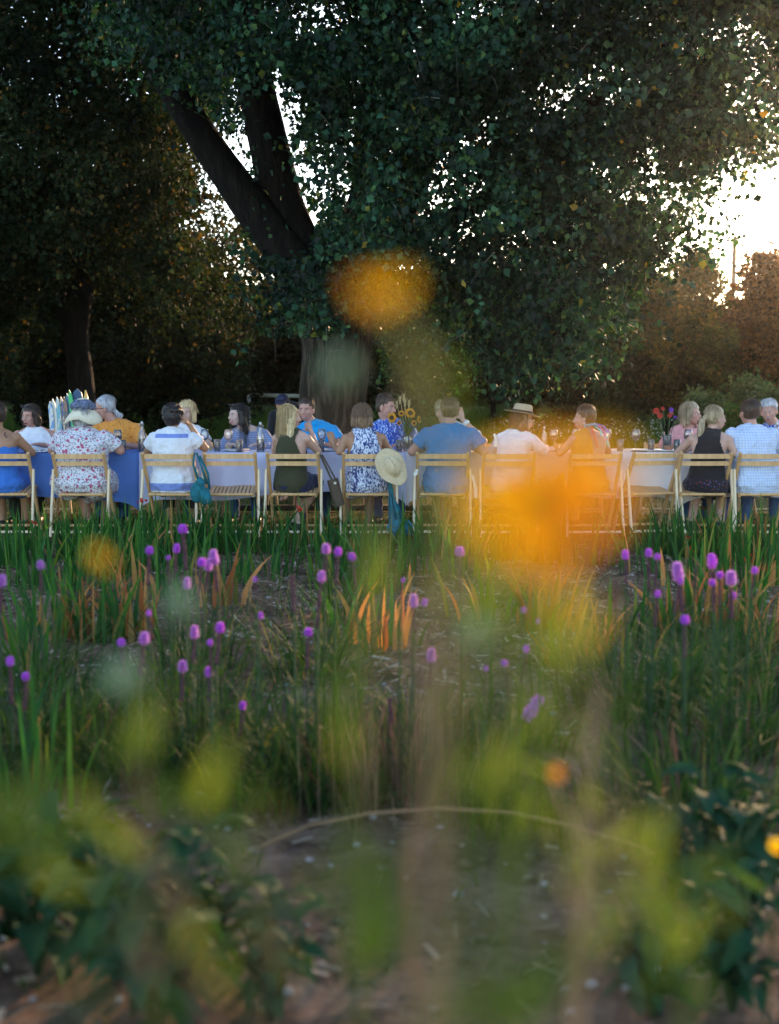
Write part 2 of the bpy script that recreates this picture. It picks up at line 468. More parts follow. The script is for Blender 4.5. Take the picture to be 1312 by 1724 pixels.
def crown_points(rg, centres, radii, n_per):
    """leaf points in shoots: each shoot a short hanging spray"""
    out = []; tw = []
    C = np.repeat(centres, 6, 0) + rg.normal(size=(len(centres) * 6, 3)) * (np.repeat(radii, 6)[:, None] * .55)
    D = unit(rg.normal(size=C.shape) + [0, 0, -.35]); L = rg.uniform(.3, .9, len(C)) * np.repeat(radii, 6) * 1.3
    k = max(1, n_per // 6)
    t = rg.uniform(.1, 1, (len(C), k, 1))
    P = C[:, None] + D[:, None] * L[:, None, None] * t + rg.normal(size=(len(C), k, 3)) * .07 + np.array([0, 0, -.25]) * t ** 2 * L[:, None, None]
    return P.reshape(-1, 3), C, D, L
def twig_mesh(C, D, L, r=.006):
    N = len(C); s = unit(np.cross(D, [0.3, .2, 1])); q = np.cross(D, s)
    V = []
    for t in (0, .5, 1):
        c = C + D * (L * t)[:, None] + np.array([0, 0, -.25]) * (t ** 2 * L)[:, None]
        rr = r * (1 - .7 * t)
        for a in (0, 2.1, 4.2): V.append(c + (s * math.cos(a) + q * math.sin(a)) * rr)
    V = np.stack(V, 1).reshape(-1, 3); tri = []
    for j in (0, 3):
        for a in range(3):
            b = (a + 1) % 3; tri += [(j + a, j + b, j + 3 + b), (j + a, j + 3 + b, j + 3 + a)]
    T = (np.arange(N)[:, None, None] * 9 + np.array(tri)[None]).reshape(-1, 3)
    return V, T
GAPS = [(502, 358, 34, 60, 1.25), (545, 310, 48, 72, .52), (482, 185, 34, 66, .75), (400, 270, 22, 46, .48), (420, 335, 18, 34, .75), (355, 385, 46, 70, .42),
        (408, 450, 42, 36, .45), (530, 30, 48, 34, .6), (770, 18, 55, 25, .5), (757, 330, 62, 76, .52), (690, 330, 22, 34, .4), (650, 280, 14, 50, .3),
        (880, 215, 70, 20, .3), (1030, 145, 42, 40, .42), (1040, 300, 46, 50, .38), (960, 170, 30, 20, .2), (1150, 130, 50, 80, .35), (1135, 300, 55, 70, .42),
        (1262, 60, 60, 60, .6), (1290, 140, 50, 70, .6), (800, 240, 36, 14, .3), (160, 560, 12, 44, .8), (140, 262, 14, 10, .35), (1215, 330, 45, 50, .6)]
def gapkeep(u, v, extra=1.0):
    g = np.ones_like(u); nz = (vnoise(u, v, 15, 1) - .5) * 1.0 + (vnoise(u, v, 34, 2) - .5) * .7
    for cu, cv, ru, rv, s in GAPS:
        d = np.sqrt(((u - cu) / ru) ** 2 + ((v - cv) / rv) ** 2) + nz
        g *= 1 - np.clip(s * extra, 0, 1) * np.clip((1.25 - d) / .45, 0, 1)
    g = 1 - (1 - g) * np.where(u > 1100, .3 if extra == 1.0 else 1.0, 1.0)
    sp = np.clip((vnoise(u, v, 46, 21) * .6 + vnoise(u, v, 17, 22) * .5 - .58) / .16, 0, 1) * (u > 560) * (v < 470) * (v > -20)
    return g * (1 - .38 * sp)
def thin(P, f, rg):
    u, v = pix(P); return P[rg.uniform(0, 1, len(P)) < f(u, v)]

def build_cottonwood():
    Y0 = 17.0
    t = empty('cottonwood_tree', (ux(566, Y0), Y0, 0), label='huge old cottonwood with furrowed trunk and spreading crown behind the table', cat='tree')
    org = Vector(t.location)
    rg = np.random.default_rng(101)
    def L(u, v, Y): return at(u, v, Y) - org
    P0 = Vector((0, 0, -.1))
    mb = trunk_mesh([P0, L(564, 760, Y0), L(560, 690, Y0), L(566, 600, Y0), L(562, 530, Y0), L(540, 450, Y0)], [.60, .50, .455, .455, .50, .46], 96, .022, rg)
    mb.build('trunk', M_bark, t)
    limbs = [
        ([L(548, 520, Y0), L(505, 455, 17), L(452, 385, 17.0), L(392, 305, 17.0), L(330, 215, 16.9), L(265, 105, 16.6), L(190, -40, 16.2), L(100, -200, 15.6)], [.40, .30, .26, .235, .21, .18, .14, .1]),
        ([L(556, 520, Y0), L(510, 440, 17.2), L(476, 350, 17.3), L(455, 250, 17.4), L(430, 140, 17.4), L(404, 20, 17.3), L(380, -120, 17), L(340, -330, 16.6)], [.42, .37, .30, .27, .25, .22, .18, .12]),
        ([L(572, 530, Y0), L(620, 450, 17.2), L(665, 370, 17.4), L(705, 270, 17.6), L(728, 150, 17.7), L(745, 0, 17.8), L(770, -200, 18)], [.45, .36, .28, .24, .2, .16, .1]),
        ([L(600, 470, Y0), L(700, 400, 16.2), L(820, 330, 15.4), L(930, 230, 14.8), L(1060, 120, 14.6), L(1180, 20, 14.6)], [.22, .13, .1, .08, .06, .04]),
        ([L(575, 450, Y0), L(606, 330, 18), L(612, 200, 18.8), L(630, 60, 19.5), L(650, -120, 20)], [.3, .15, .12, .10, .06]),
        ([L(700, 280, 17.6), L(780, 210, 18.4), L(900, 120, 19), L(1040, 0, 19.4)], [.18, .13, .1, .05]),
    ]
    for i, (p, r) in enumerate(limbs):
        trunk_mesh(p, r, 28 if i < 3 else 14, .04 if i < 3 else .02, rg).build('limb', M_silbark, t)
    # crown ---------------------------------------------------------------
    N = 10800
    u = rg.uniform(180, 1420, N); v = rg.uniform(-620, 660, N)
    Y = 16.6 + rg.uniform(-1, 1, N) * 4.2
    edge = np.interp(v, [-620, 0, 120, 200, 255, 300, 345, 385, 420, 450, 500, 560, 620, 660], [1600, 1420, 1400, 1330, 1250, 1205, 1190, 1235, 1140, 1085, 1085, 1050, 985, 900])
    bot = np.interp(u, [180, 300, 420, 470, 560, 600, 700, 790, 850, 900, 1020, 1080, 1130, 1250, 1420], [90, 160, 260, 545, 560, 430, 450, 520, 600, 625, 610, 560, 430, 370, 230])
    wob = (vnoise(u, v, 60, 5) - .5) * 70
    ok = (u < edge - 26 + wob * .9 + (vnoise(u, v, 26, 6) - .5) * 40) & (v < bot - 14 + wob)
    back = Y > 17.8
    ok &= ~(back & (v > 430) & (u > 470))
    ok &= rg.uniform(0, 1, N) < gapkeep(u, v, .75)
    ok &= (back | (vnoise(u, v, 75, 14) + .35 * vnoise(u, v, 30, 15) > .33))
    ok &= (v > 40) | (rg.uniform(0, 1, N) < .8)
    ok &= ~((u < 440) & (v > -60) & (rg.uniform(0, 1, N) < .45))
    u = u[ok]; v = v[ok]; Y = Y[ok]
    Cn = np.array([at(a, b, c) for a, b, c in zip(u, v, Y)])
    lo = 90; Cl = np.array([at(a, b, c) for a, b, c in zip(rg.uniform(640, 770, lo), rg.uniform(440, 640, lo), rg.uniform(18.2, 20.2, lo))]); Cn = np.concatenate([Cn, Cl])  # extra low leaf clusters added to keep the sun off the trunk
    rad = rg.uniform(.24, .46, len(Cn))
    P, TC, TD, TL = crown_points(rg, Cn, rad, 66)
    f = lambda a, b: gapkeep(a, b) * np.where((a > 425) & (a < 640) & (b > 565), 0, 1) * (1 - np.clip((1.5 - np.abs(a - np.interp(b, [100, 140, 250, 350, 440], [424, 430, 455, 476, 508])) / 34) * 1.3, 0, .97) * np.clip((b - 90) / 60, 0, 1) * (b < 420)) * (1 - np.clip((1.5 - np.abs(a - np.interp(b, [100, 215, 305, 385, 440], [262, 330, 392, 452, 498])) / 40) * 1.3, 0, .97) * np.clip((b - 140) / 70, 0, 1) * (b < 430))
    P = thin(P, f, rg)
    V, T = leaves(P - np.array(org), .072, rg)
    tri_mesh('crown', V, T, M_cotton, t, kind='stuff')
    sel = rg.uniform(0, 1, len(TC)) < .15
    su, sv = pix(TC); sel &= gapkeep(su, sv) > .8; sel &= ~((su > 270) & (su < 520) & (sv > 100) & (sv < 440))
    V, T = twig_mesh((TC - np.array(org))[sel], TD[sel], TL[sel] * 1.1, .005)
    tri_mesh('twigs', V, T, M_twig, t, kind='stuff')
    return len(P)
build_cottonwood()

def build_tree(name, u, Y, topv, wpx, mat, label, group=None, botv=None, nlump=34, lsize=.1, per=300, trunk=True, lean=0, depth=None, gaps=True, seed=1, extra_top=0, tr=.16, cat='tree', edgefn=None):
    rg = np.random.default_rng(seed)
    x = ux(u, Y); gz = float(ground_h(x, Y))
    t = empty(name, (x, Y, gz), label=label, cat=cat, group=group)
    org = np.array([x, Y, gz])
    top = at(u, topv, Y).z - gz + extra_top; W = wpx * Y / FPX / 2; D = depth or W * .9
    b0 = .05 if botv is None else max(.02, at(u, botv, Y).z - gz)
    # lumps over an uneven egg
    k = nlump
    ph = rg.uniform(0, 2 * PI, k); h = rg.uniform(0, 1, k) ** .85; rr = np.sqrt(rg.uniform(.05, 1, k))
    prof = np.sin(np.clip(.12 + h * .88, 0, 1) ** .8 * PI * .97) ** .55 * rg.uniform(.75, 1.08, k)
    C = np.stack([np.cos(ph) * rr * prof * W, np.sin(ph) * rr * prof * D, b0 + h * (top - b0) * .93], 1)
    lr = rg.uniform(.16, .3, k) * min(W, (top - b0)) + .12
    n = per
    d = unit(rg.normal(size=(k, n, 3))); q = rg.uniform(.25, 1, (k, n, 1)) ** .5
    P = (C[:, None] + d * q * lr[:, None, None] * [1, 1, .8]).reshape(-1, 3)
    # sprays that break the outline
    m = k * 5; Cs = C[rg.integers(0, k, m)]; ds = unit(rg.normal(size=(m, 3)) + [0, 0, .3]); Ls = rg.uniform(.9, 1.5, (m, 1)) * lr[rg.integers(0, k, m)][:, None]
    ts = rg.uniform(.5, 1, (m, 14, 1)); Ps = (Cs[:, None] + ds[:, None] * Ls[:, None] * ts + rg.normal(size=(m, 14, 3)) * .05).reshape(-1, 3)
    P = np.concatenate([P, Ps]); P = P[P[:, 2] > .03]
    nz = lambda a, b: (vnoise(a, b, 9, seed) > .16)
    if gaps: P = thin(P + org, lambda a, b: gapkeep(a, b) * nz(a, b), rg) - org
    if edgefn: P = thin(P + org, edgefn, rg) - org
    V, T = leaves(P, lsize, rg, .3)
    tri_mesh('crown', V, T, mat, t, kind='stuff')
    if trunk:
        H = top * .72
        trunk_mesh([(0, 0, -.1), (lean * .2, 0, H * .3), (lean * .6, 0, H * .65), (lean, 0, H)], [tr * 1.25, tr, tr * .7, tr * .25], 16, .03, rg).build('trunk', M_silbark, t)
        mb = MB()
        for i in range(9):
            c = Vector(C[rg.integers(0, k)]); hb = min(H * .9, c.z * rg.uniform(.35, .75)); s = Vector((lean * hb / H, 0, hb))
            mid = (s + c) / 2 + Vector((0, 0, -.1))
            mb.tube([s, mid, c], [tr * .35, tr * .22, tr * .08], 6)
        mb.build('branches', M_silbark, t, kind='stuff')
    return t

# tall shaded tree at the left, its forked trunk showing under the crown
def build_left_tree():
    Y0 = 24.0; rg = np.random.default_rng(55)
    x = ux(140, Y0); t = empty('shade_tree', (x, Y0, 0), label='tall dark tree with forked trunk at the left behind the ski chair', cat='tree')
    org = Vector(t.location)
    L = lambda u, v, Y: at(u, v, Y) - org
    trunk_mesh([(0, 0, -.1), L(138, 660, Y0), L(130, 570, Y0), L(140, 490, Y0), L(152, 400, Y0), L(140, 250, Y0), L(120, 60, Y0)], [.3, .25, .22, .2, .17, .14, .08], 24, .04, rg).build('trunk', M_silbark, t)
    trunk_mesh([L(124, 560, Y0), L(104, 520, Y0), L(135, 470, Y0 + .5), L(175, 380, Y0 + .8), L(215, 250, Y0 + 1)], [.12, .11, .1, .08, .05], 14, .03, rg).build('limb', M_silbark, t)
    N = 6200
    u = rg.uniform(-260, 440, N); v = rg.uniform(-520, 640, N); Y = Y0 + rg.uniform(-3.5, 4, N)
    wob = (vnoise(u, v, 55, 9) - .5) * 80
    bot = np.interp(u, [-260, 0, 60, 180, 300, 440], [640, 600, 470, 430, 540, 560])
    ok = (v < bot + wob) & (u < np.interp(v, [-520, 0, 200, 400, 640], [420, 390, 330, 370, 420]) + wob)
    ok &= rg.uniform(0, 1, N) < gapkeep(u, v, .8)
    Cn = np.array([at(a, b, c) for a, b, c in zip(u[ok], v[ok], Y[ok])]); rad = rg.uniform(.35, .65, len(Cn))
    P, TC, TD, TL = crown_points(rg, Cn, rad, 66)
    P = thin(P, lambda a, b: gapkeep(a, b), rg)
    V, T = leaves(P - np.array(org), .085, rg)
    tri_mesh('crown', V, T, M_darkleaf, t, kind='stuff')
build_left_tree()

G_BG = 'trees and bushes beyond the lawn'
bg = [
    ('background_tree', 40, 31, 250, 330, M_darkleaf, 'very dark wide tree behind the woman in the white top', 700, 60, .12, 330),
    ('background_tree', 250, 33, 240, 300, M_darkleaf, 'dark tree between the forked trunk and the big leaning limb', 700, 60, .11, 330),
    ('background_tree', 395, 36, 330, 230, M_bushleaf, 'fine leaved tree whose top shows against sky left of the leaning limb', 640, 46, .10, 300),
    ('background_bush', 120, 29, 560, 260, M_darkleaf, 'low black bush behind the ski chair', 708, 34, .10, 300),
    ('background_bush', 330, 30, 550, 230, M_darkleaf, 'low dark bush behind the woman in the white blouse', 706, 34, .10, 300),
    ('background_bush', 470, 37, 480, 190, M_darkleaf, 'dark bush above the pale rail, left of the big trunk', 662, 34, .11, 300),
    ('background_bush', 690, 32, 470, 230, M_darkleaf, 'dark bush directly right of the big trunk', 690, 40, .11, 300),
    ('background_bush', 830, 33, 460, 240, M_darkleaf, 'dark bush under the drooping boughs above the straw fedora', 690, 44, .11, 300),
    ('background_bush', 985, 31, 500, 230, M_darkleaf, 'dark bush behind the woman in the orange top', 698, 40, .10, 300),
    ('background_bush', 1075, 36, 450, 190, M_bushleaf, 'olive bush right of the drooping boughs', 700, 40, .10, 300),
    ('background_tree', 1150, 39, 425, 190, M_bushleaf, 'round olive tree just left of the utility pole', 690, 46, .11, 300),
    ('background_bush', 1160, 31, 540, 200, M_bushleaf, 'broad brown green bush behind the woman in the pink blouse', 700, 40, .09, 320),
    ('background_tree', 1300, 36, 405, 200, M_backlit, 'warm backlit tree right of the utility pole', 700, 52, .10, 320),
    ('background_bush', 1255, 32, 520, 170, M_backlit, 'warm backlit bush at the foot of the utility pole', 702, 36, .09, 300),
    ('background_tree', 1468, 33, 330, 330, M_backlit, 'warm backlit tree past the right edge, enlarged to shade the bed', 702, 80, .11, 300),  # moved mostly out of view and enlarged to keep sun off the foreground
]
for i, (nm, u, Y, tv, w, m, lab, bv, nl, ls, per) in enumerate(bg):
    build_tree(nm, u, Y, tv, w, m, lab, G_BG, bv, nl, ls, per, seed=200 + i, tr=.14 if nm.endswith('tree') else .07, cat='tree' if nm.endswith('tree') else 'bush')

# far wood that closes the view under the crowns
def build_wood():
    rg = np.random.default_rng(77); N = 7500
    Y = rg.uniform(41, 50, N); u = rg.uniform(-250, 1560, N)
    topv = np.interp(u, [-250, 0, 300, 400, 440, 600, 1050, 1100, 1150, 1210, 1260, 1330, 1560], [200, 330, 420, 500, 545, 520, 500, 510, 540, 560, 500, 470, 430])
    v = topv + (vnoise(u, u * 0, 70, 4) - .5) * 60 + rg.uniform(0, 1, N) * (712 - topv)
    ok = ~((u > 425) & (u < 560) & (v > 655))
    Cn = np.array([at(a, b, c) for a, b, c in zip(u[ok], v[ok], Y[ok])])
    P = (Cn[:, None] + rg.normal(size=(len(Cn), 16, 3)) * .45).reshape(-1, 3)
    P = P[P[:, 2] > .9]
    V, T = leaves(P, .3, rg, .3)
    tri_mesh('far_woods', V, T, M_darkleaf, kind='stuff', label='far dark woods closing the view beyond the meadow')
build_wood()

# pale weeds along the foot of the bushes
M_weed = leafmat('pale_weed', [(0, (.05, .085, .04)), (.5, (.10, .14, .07)), (1, (.2, .22, .11))], .4, .6, .2)
for i, (u, tv, w, lab) in enumerate([(1180, 672, 110, 'grey green feathery weeds behind the pink blouse'), (1262, 640, 90, 'tall pale weeds behind the dark haired man'), (1310, 655, 70, 'tall pale weeds behind the grey haired man'), (1240, 690, 60, 'bright green leafy weeds between the two fair haired women and the man')]):
    build_tree('weed_patch', u, 26 - i, tv, w, M_weed if i < 3 else M_meadow, lab, 'weeds at the edge of the bushes', 735, 22, .07, 160, trunk=False, gaps=False, seed=300 + i, depth=.5, cat='weeds')

# utility pole
def build_pole():
    Y = 70; x = ux(1227, Y); t = empty('utility_pole', (x, Y, 0), label='dark wooden utility pole rising between the bushes', cat='utility pole')
    z = at(1227, 398, Y).z
    m = plain('weathered_pole', (.07, .05, .04), .9, .3, 3, .2)
    MB().tube([(0, 0, -.2), (0, 0, z * .5), (.02, 0, z)], [.17, .15, .12], 12).build('mast', m, t)
    zb = at(1227, 436, Y).z
    MB().beam((.1, 0, zb), (.38, 0, zb + .22), .07, .07, (0, 1, 0)).build('bracket', m, t)
    MB().tube([(.38, 0, zb + .2), (.38, 0, zb + .62)], [.05, .035], 8).build('insulator', m, t)
    MB().beam((-.5, -.05, z - .25), (.5, -.05, z - .25), .1, .1, (0, 0, 1)).build('crossarm', m, t)
    for k, vv in enumerate((430, 456)):
        zz = at(1227, vv, Y).z
        mb = MB(); pts = [Vector((-14 + i * 1.4, i * -.3 + 3, zz - .6 * (1 - ((i - 5) / 5) ** 2))) for i in range(11)]
        pts = [Vector((-i * 1.5, -i * .2, zz - .7 * math.sin(min(1, i / 10) * PI))) for i in range(11)]
        mb.tube(pts, .012, 4).build('wire', plain('pale_wire', (.3, .3, .3), .5, .05, 3, 0), t)
build_pole()

# pale rail seen left of the trunk, and the far road edge
def build_rail():
    Y = 31; M = plain('pale_rail', (.40, .40, .34), .7, .2, 4, .1)
    g = float(ground_h(0, Y))
    t = empty('rail_fence', (ux(490, Y), Y, g), label='pale low rail standing in the grass left of the big trunk', cat='fence')
    for a in (420, 556): MB().beam((ux(a, Y) - t.location.x, 0, -.1), (ux(a, Y) - t.location.x, 0, at(a, 665, Y).z - g), .08, .08, (1, 0, 0)).build('post', M, t)
    MB().beam((ux(417, Y) - t.location.x, 0, at(420, 665, Y).z - g), (ux(560, Y) - t.location.x, 0, at(560, 668, Y).z - g), .07, .09, (0, 1, 0)).build('rail', M, t)
build_rail()
# ---------------------------------------------------------------- garden bed
M_sword = leafmat('sword_leaf', [(0, (.014, .070, .022)), (.5, (.030, .125, .030)), (.9, (.08, .19, .035)), (1, (.2, .2, .05))], .45, .42, .4)
M_rust = leafmat('withered_leaf', [(0, (.25, .09, .04)), (.35, (.38, .15, .06)), (.6, (.5, .26, .10)), (.8, (.22, .20, .06)), (1, (.10, .14, .03))], .45, .6, .3, (1.5, 1.2, .8))
M_liat = leafmat('narrow_leaf', [(0, (.012, .042, .014)), (.5, (.024, .072, .020)), (.9, (.055, .11, .026)), (1, (.22, .19, .05))], .4, .45, .35)
M_lime = leafmat('lit_leaf', [(0, (.06, .13, .02)), (.6, (.12, .20, .03)), (1, (.22, .24, .05))], .55, .5, .3)
M_dry = leafmat('dry_stalk_leaf', [(0, (.10, .05, .035)), (.5, (.20, .12, .08)), (1, (.32, .24, .14))], .3, .8, .2, (1.2, 1, .8))

def clump(name, u, vbase, mat, label, group, n=70, h=(.4, .7), w=.018, spread=.14, lean=(.05, .5), cat='plant', seed=0, mat2=None, frac2=0, xs=1.0, segs=4):
    """a tuft of ribbon leaves growing from one spot; vbase = picture height of its foot"""
    rg = np.random.default_rng(seed)
    Y = CAMZ * FPX / (vbase - 650)
    x = ux(u, Y); z = float(ground_h(x, Y))
    t = empty(name, (x, Y, z), label=label, cat=cat, group=group)
    B = np.stack([rg.normal(0, spread * xs, n), rg.normal(0, spread * .6, n), np.zeros(n) - .01], 1)
    az = np.arctan2(B[:, 1], B[:, 0]) + rg.normal(0, .7, n)
    hh = rg.uniform(h[0], h[1], n); ww = w * rg.uniform(.7, 1.3, n); ln = rg.uniform(lean[0], lean[1], n) ** 1.3
    k = rg.uniform(0, 1, n) < frac2
    for sel, m, nm in ((~k, mat, 'leaves'), (k, mat2, 'withered_leaves')):
        if sel.sum() and m:
            V, T = blades(B[sel], hh[sel] * (1 if m is mat else .9), ww[sel] * (1 if m is mat else 1.25), ln[sel], az[sel], segs=segs, twist=rg.uniform(-.9, .9, sel.sum()), rng=rg)
            tri_mesh(nm, V, T, m, t, kind='stuff')
    return t

G_GLAD = 'clumps of sword leaves in front of the chairs'
glads = [
    (-5, 955, 'in front of the blue strapless dress, at the left edge', 60), (48, 940, 'between the blue dress and the floral dress', 46), (95, 950, 'under the left leg of the floral dress chair', 56),
    (150, 945, 'under the seat of the woman in the floral dress', 80), (205, 940, 'between the floral dress and the white blouse', 56), (262, 935, 'under the left leg of the white blouse chair', 60),
    (318, 932, 'under the teal bag', 62), (372, 930, 'in front of the empty chair near the dark haired smiling woman', 70), (418, 934, 'between the empty chair and the long blonde hair', 44),
    (500, 938, 'in front of the long haired blonde, tall', 46), (548, 925, 'under the brown bag', 40), (612, 945, 'in front of the blue and white patterned dress', 52), (640, 985, 'bright and tall beside the brown withered leaves in the middle', 46),
    (722, 940, 'in front of the left leg of the chair with the blue polo', 50), (776, 935, 'in front of the man in the blue polo', 40), (850, 945, 'in front of the white shirt and straw fedora', 56), (905, 950, 'between the fedora and the orange top', 50),
    (990, 955, 'in front of the woman in the orange top', 40), (1128, 935, 'at the right leg of the turned empty chair', 56), (1165, 940, 'in front of the black top and ponytail', 66),
    (1212, 938, 'between the ponytail and the checked shirt', 60), (1262, 945, 'in front of the man in the checked shirt', 66), (1310, 950, 'at the right edge in front of the checked shirt', 60),
    (28, 985, 'in the second row under the blue strapless dress', 34), (112, 1000, 'in the second row under the floral dress', 36), (182, 985, 'in the second row, dark, left of the round purple head', 40), (225, 972, 'in the second row under the gap beside the white blouse', 36), (300, 968, 'in the second row behind the highest blazing star', 34),
    (395, 985, 'in the second row at the edge of the bare mulch', 26), (455, 965, 'in the second row under the long blond hair', 22), (560, 968, 'in the second row left of three purple heads', 24), (700, 965, 'in the second row below the teal scarf', 22), (800, 975, 'in the second row below the blue polo', 22),
    (1085, 972, 'in the second row under the turned empty chair', 26), (1180, 985, 'in the second row under the ponytail', 34), (1235, 985, 'in the second row between ponytail and checked shirt', 34), (1290, 990, 'in the second row near the right edge', 36),
]
for i, (u, vb, lab, n) in enumerate(glads):
    clump('gladiolus_clump', u, vb, M_sword, 'green gladiolus clump ' + lab, G_GLAD, n, (.22, .56), .024, .16, (.02, .65), seed=400 + i, mat2=M_rust, frac2=.04 if u < 1000 else .10)

G_WIT = 'clumps of half withered orange brown leaves'
wither = [(95, 1075, 'under the lone purple head at the far left', 40, .5), (150, 1080, 'left of the tallest russet blades', 34, .5), (205, 1075, 'holding the tallest russet blades on the left', 40, .65), (20, 1130, 'low at the left edge', 26, .35),
          (370, 1030, 'thin, behind the pair of big purple heads', 14, .6), (605, 1090, 'in the middle beside the three purple heads', 26, .6), (655, 1110, 'with one broad pale brown leaf in the middle', 20, .6),
          (915, 1060, 'under the fedora chair, golden', 34, .5), (965, 1120, 'with pale straw coloured broad blades', 26, .65), (1030, 1090, 'short, left of the lone far purple head on the right', 16, .5),
          (1150, 1075, 'behind the big purple head on the right', 26, .8), (1195, 1070, 'under the tall purple head at the right', 26, .7), (1262, 1060, 'at the right, beside the small purple head', 36, .5), (1305, 1100, 'cut off by the right edge', 30, .5),
          (55, 1370, 'near, upright, at the left edge', 20, .12), (245, 1010, 'small, in front of the white blouse', 22, .3), (300, 1020, 'small, under the tallest purple head', 22, .25), (820, 1040, 'thin, right of the lone middle purple head', 22, .35)]
for i, (u, vb, lab, n, f) in enumerate(wither):
    clump('iris_clump', u, vb, M_sword, 'half withered iris clump ' + lab, G_WIT, n, (.20, .52), .026, .11, (.03, .7), seed=500 + i, mat2=M_rust, frac2=f)

# blazing star ------------------------------------------------------------
M_purple = leafmat('purple_floret', [(0, (.38, .03, .52)), (.5, (.62, .11, .76)), (.8, (.78, .30, .88)), (1, (.88, .62, .88))], .45, .6, .3, (1.2, 1, 1.3))
M_lilac = leafmat('lilac_floret', [(0, (.42, .12, .48)), (.5, (.64, .28, .68)), (1, (.86, .62, .86))], .45, .6, .3, (1.2, 1, 1.3))
M_spent = plain('purple_brown_calyx', (.085, .028, .045), .8, .4, 60, .3)
M_stem = plain('green_stem', (.022, .048, .014), .8, .3, 30, .1)
def make_star(k):
    rg = np.random.default_rng(900 + k)
    L = {}
    # head: bristling florets
    n = 620; hl = (.040, .052, .030, .070)[k % 4]; rr = (.016, .017, .012, .016)[k % 4]
    ph = rg.uniform(0, 2 * PI, n); z = rg.uniform(0, 1, n)
    d = np.stack([np.cos(ph), np.sin(ph), .45 + .9 * z ** 2], 1); d = unit(d + rg.normal(0, .25, (n, 3)))
    B = np.stack([np.cos(ph) * .006, np.sin(ph) * .006, (z - .85) * hl], 1)
    s = unit(np.cross(d, rg.normal(size=(n, 3)))); ln = (rr * rg.uniform(.45, 1.35, n) * np.sin(PI * (.16 + .78 * z)) ** .7)[:, None]
    V = np.stack([B - s * .0011, B + s * .0011, B + d * ln + s * .0016, B + d * ln - s * .0016], 1).reshape(-1, 3)
    i = np.arange(n)[:, None] * 4; T = np.concatenate([i + [0, 1, 2], i + [0, 2, 3]])
    L['head'] = tri_mesh('flower_head', V, T, M_lilac if k == 1 else M_purple, 'mesh')
    mb = MB(); sl = (.13, .10, .15, .11)[k % 4]
    m = 11
    mb.tube([(0, 0, -hl * .8 - sl * j / m) for j in range(m + 1)][::-1], [.0045 + .0022 * ((j % 2)) for j in range(m + 1)], 8)
    for j in range(46):
        a = rg.uniform(0, 2 * PI); zz = -hl * .8 - sl * rg.uniform(0, 1)
        mb.ell((math.cos(a) * .007, math.sin(a) * .007, zz), (.0032, .0032, .0055), None, 5, 3)
    L['spike'] = mb.mesh('spent_spike'); L['spike'].materials.append(M_spent)
    L['z'] = hl * .8 + sl
    return L
STARS = [make_star(k) for k in range(4)]
def make_stem(h, k):
    rg = np.random.default_rng(950 + k)
    a = MB().tube([(0, 0, 0), (0, 0, -h * .5), (0, 0, -h)], [.0035, .0045, .005], 7).mesh('stem'); a.materials.append(M_stem)
    n = 46; z = rg.uniform(0, 1, n) ** .8; az = rg.uniform(0, 2 * PI, n)
    V, T = blades(np.stack([z * 0, z * 0, -z * h], 1), .035 + .09 * z, .0035 + .003 * z, rg.uniform(.5, 1.1, n) * np.where(z > .5, 1, .8), az, segs=3, twist=rg.uniform(-.5, .5, n), rng=rg)
    b = tri_mesh('stem_leaves', V, T, M_liat, 'mesh')
    return a, b
STEMS = [make_stem(.6, k) for k in range(4)]
G_STAR = 'purple blazing star flowers in the bed'
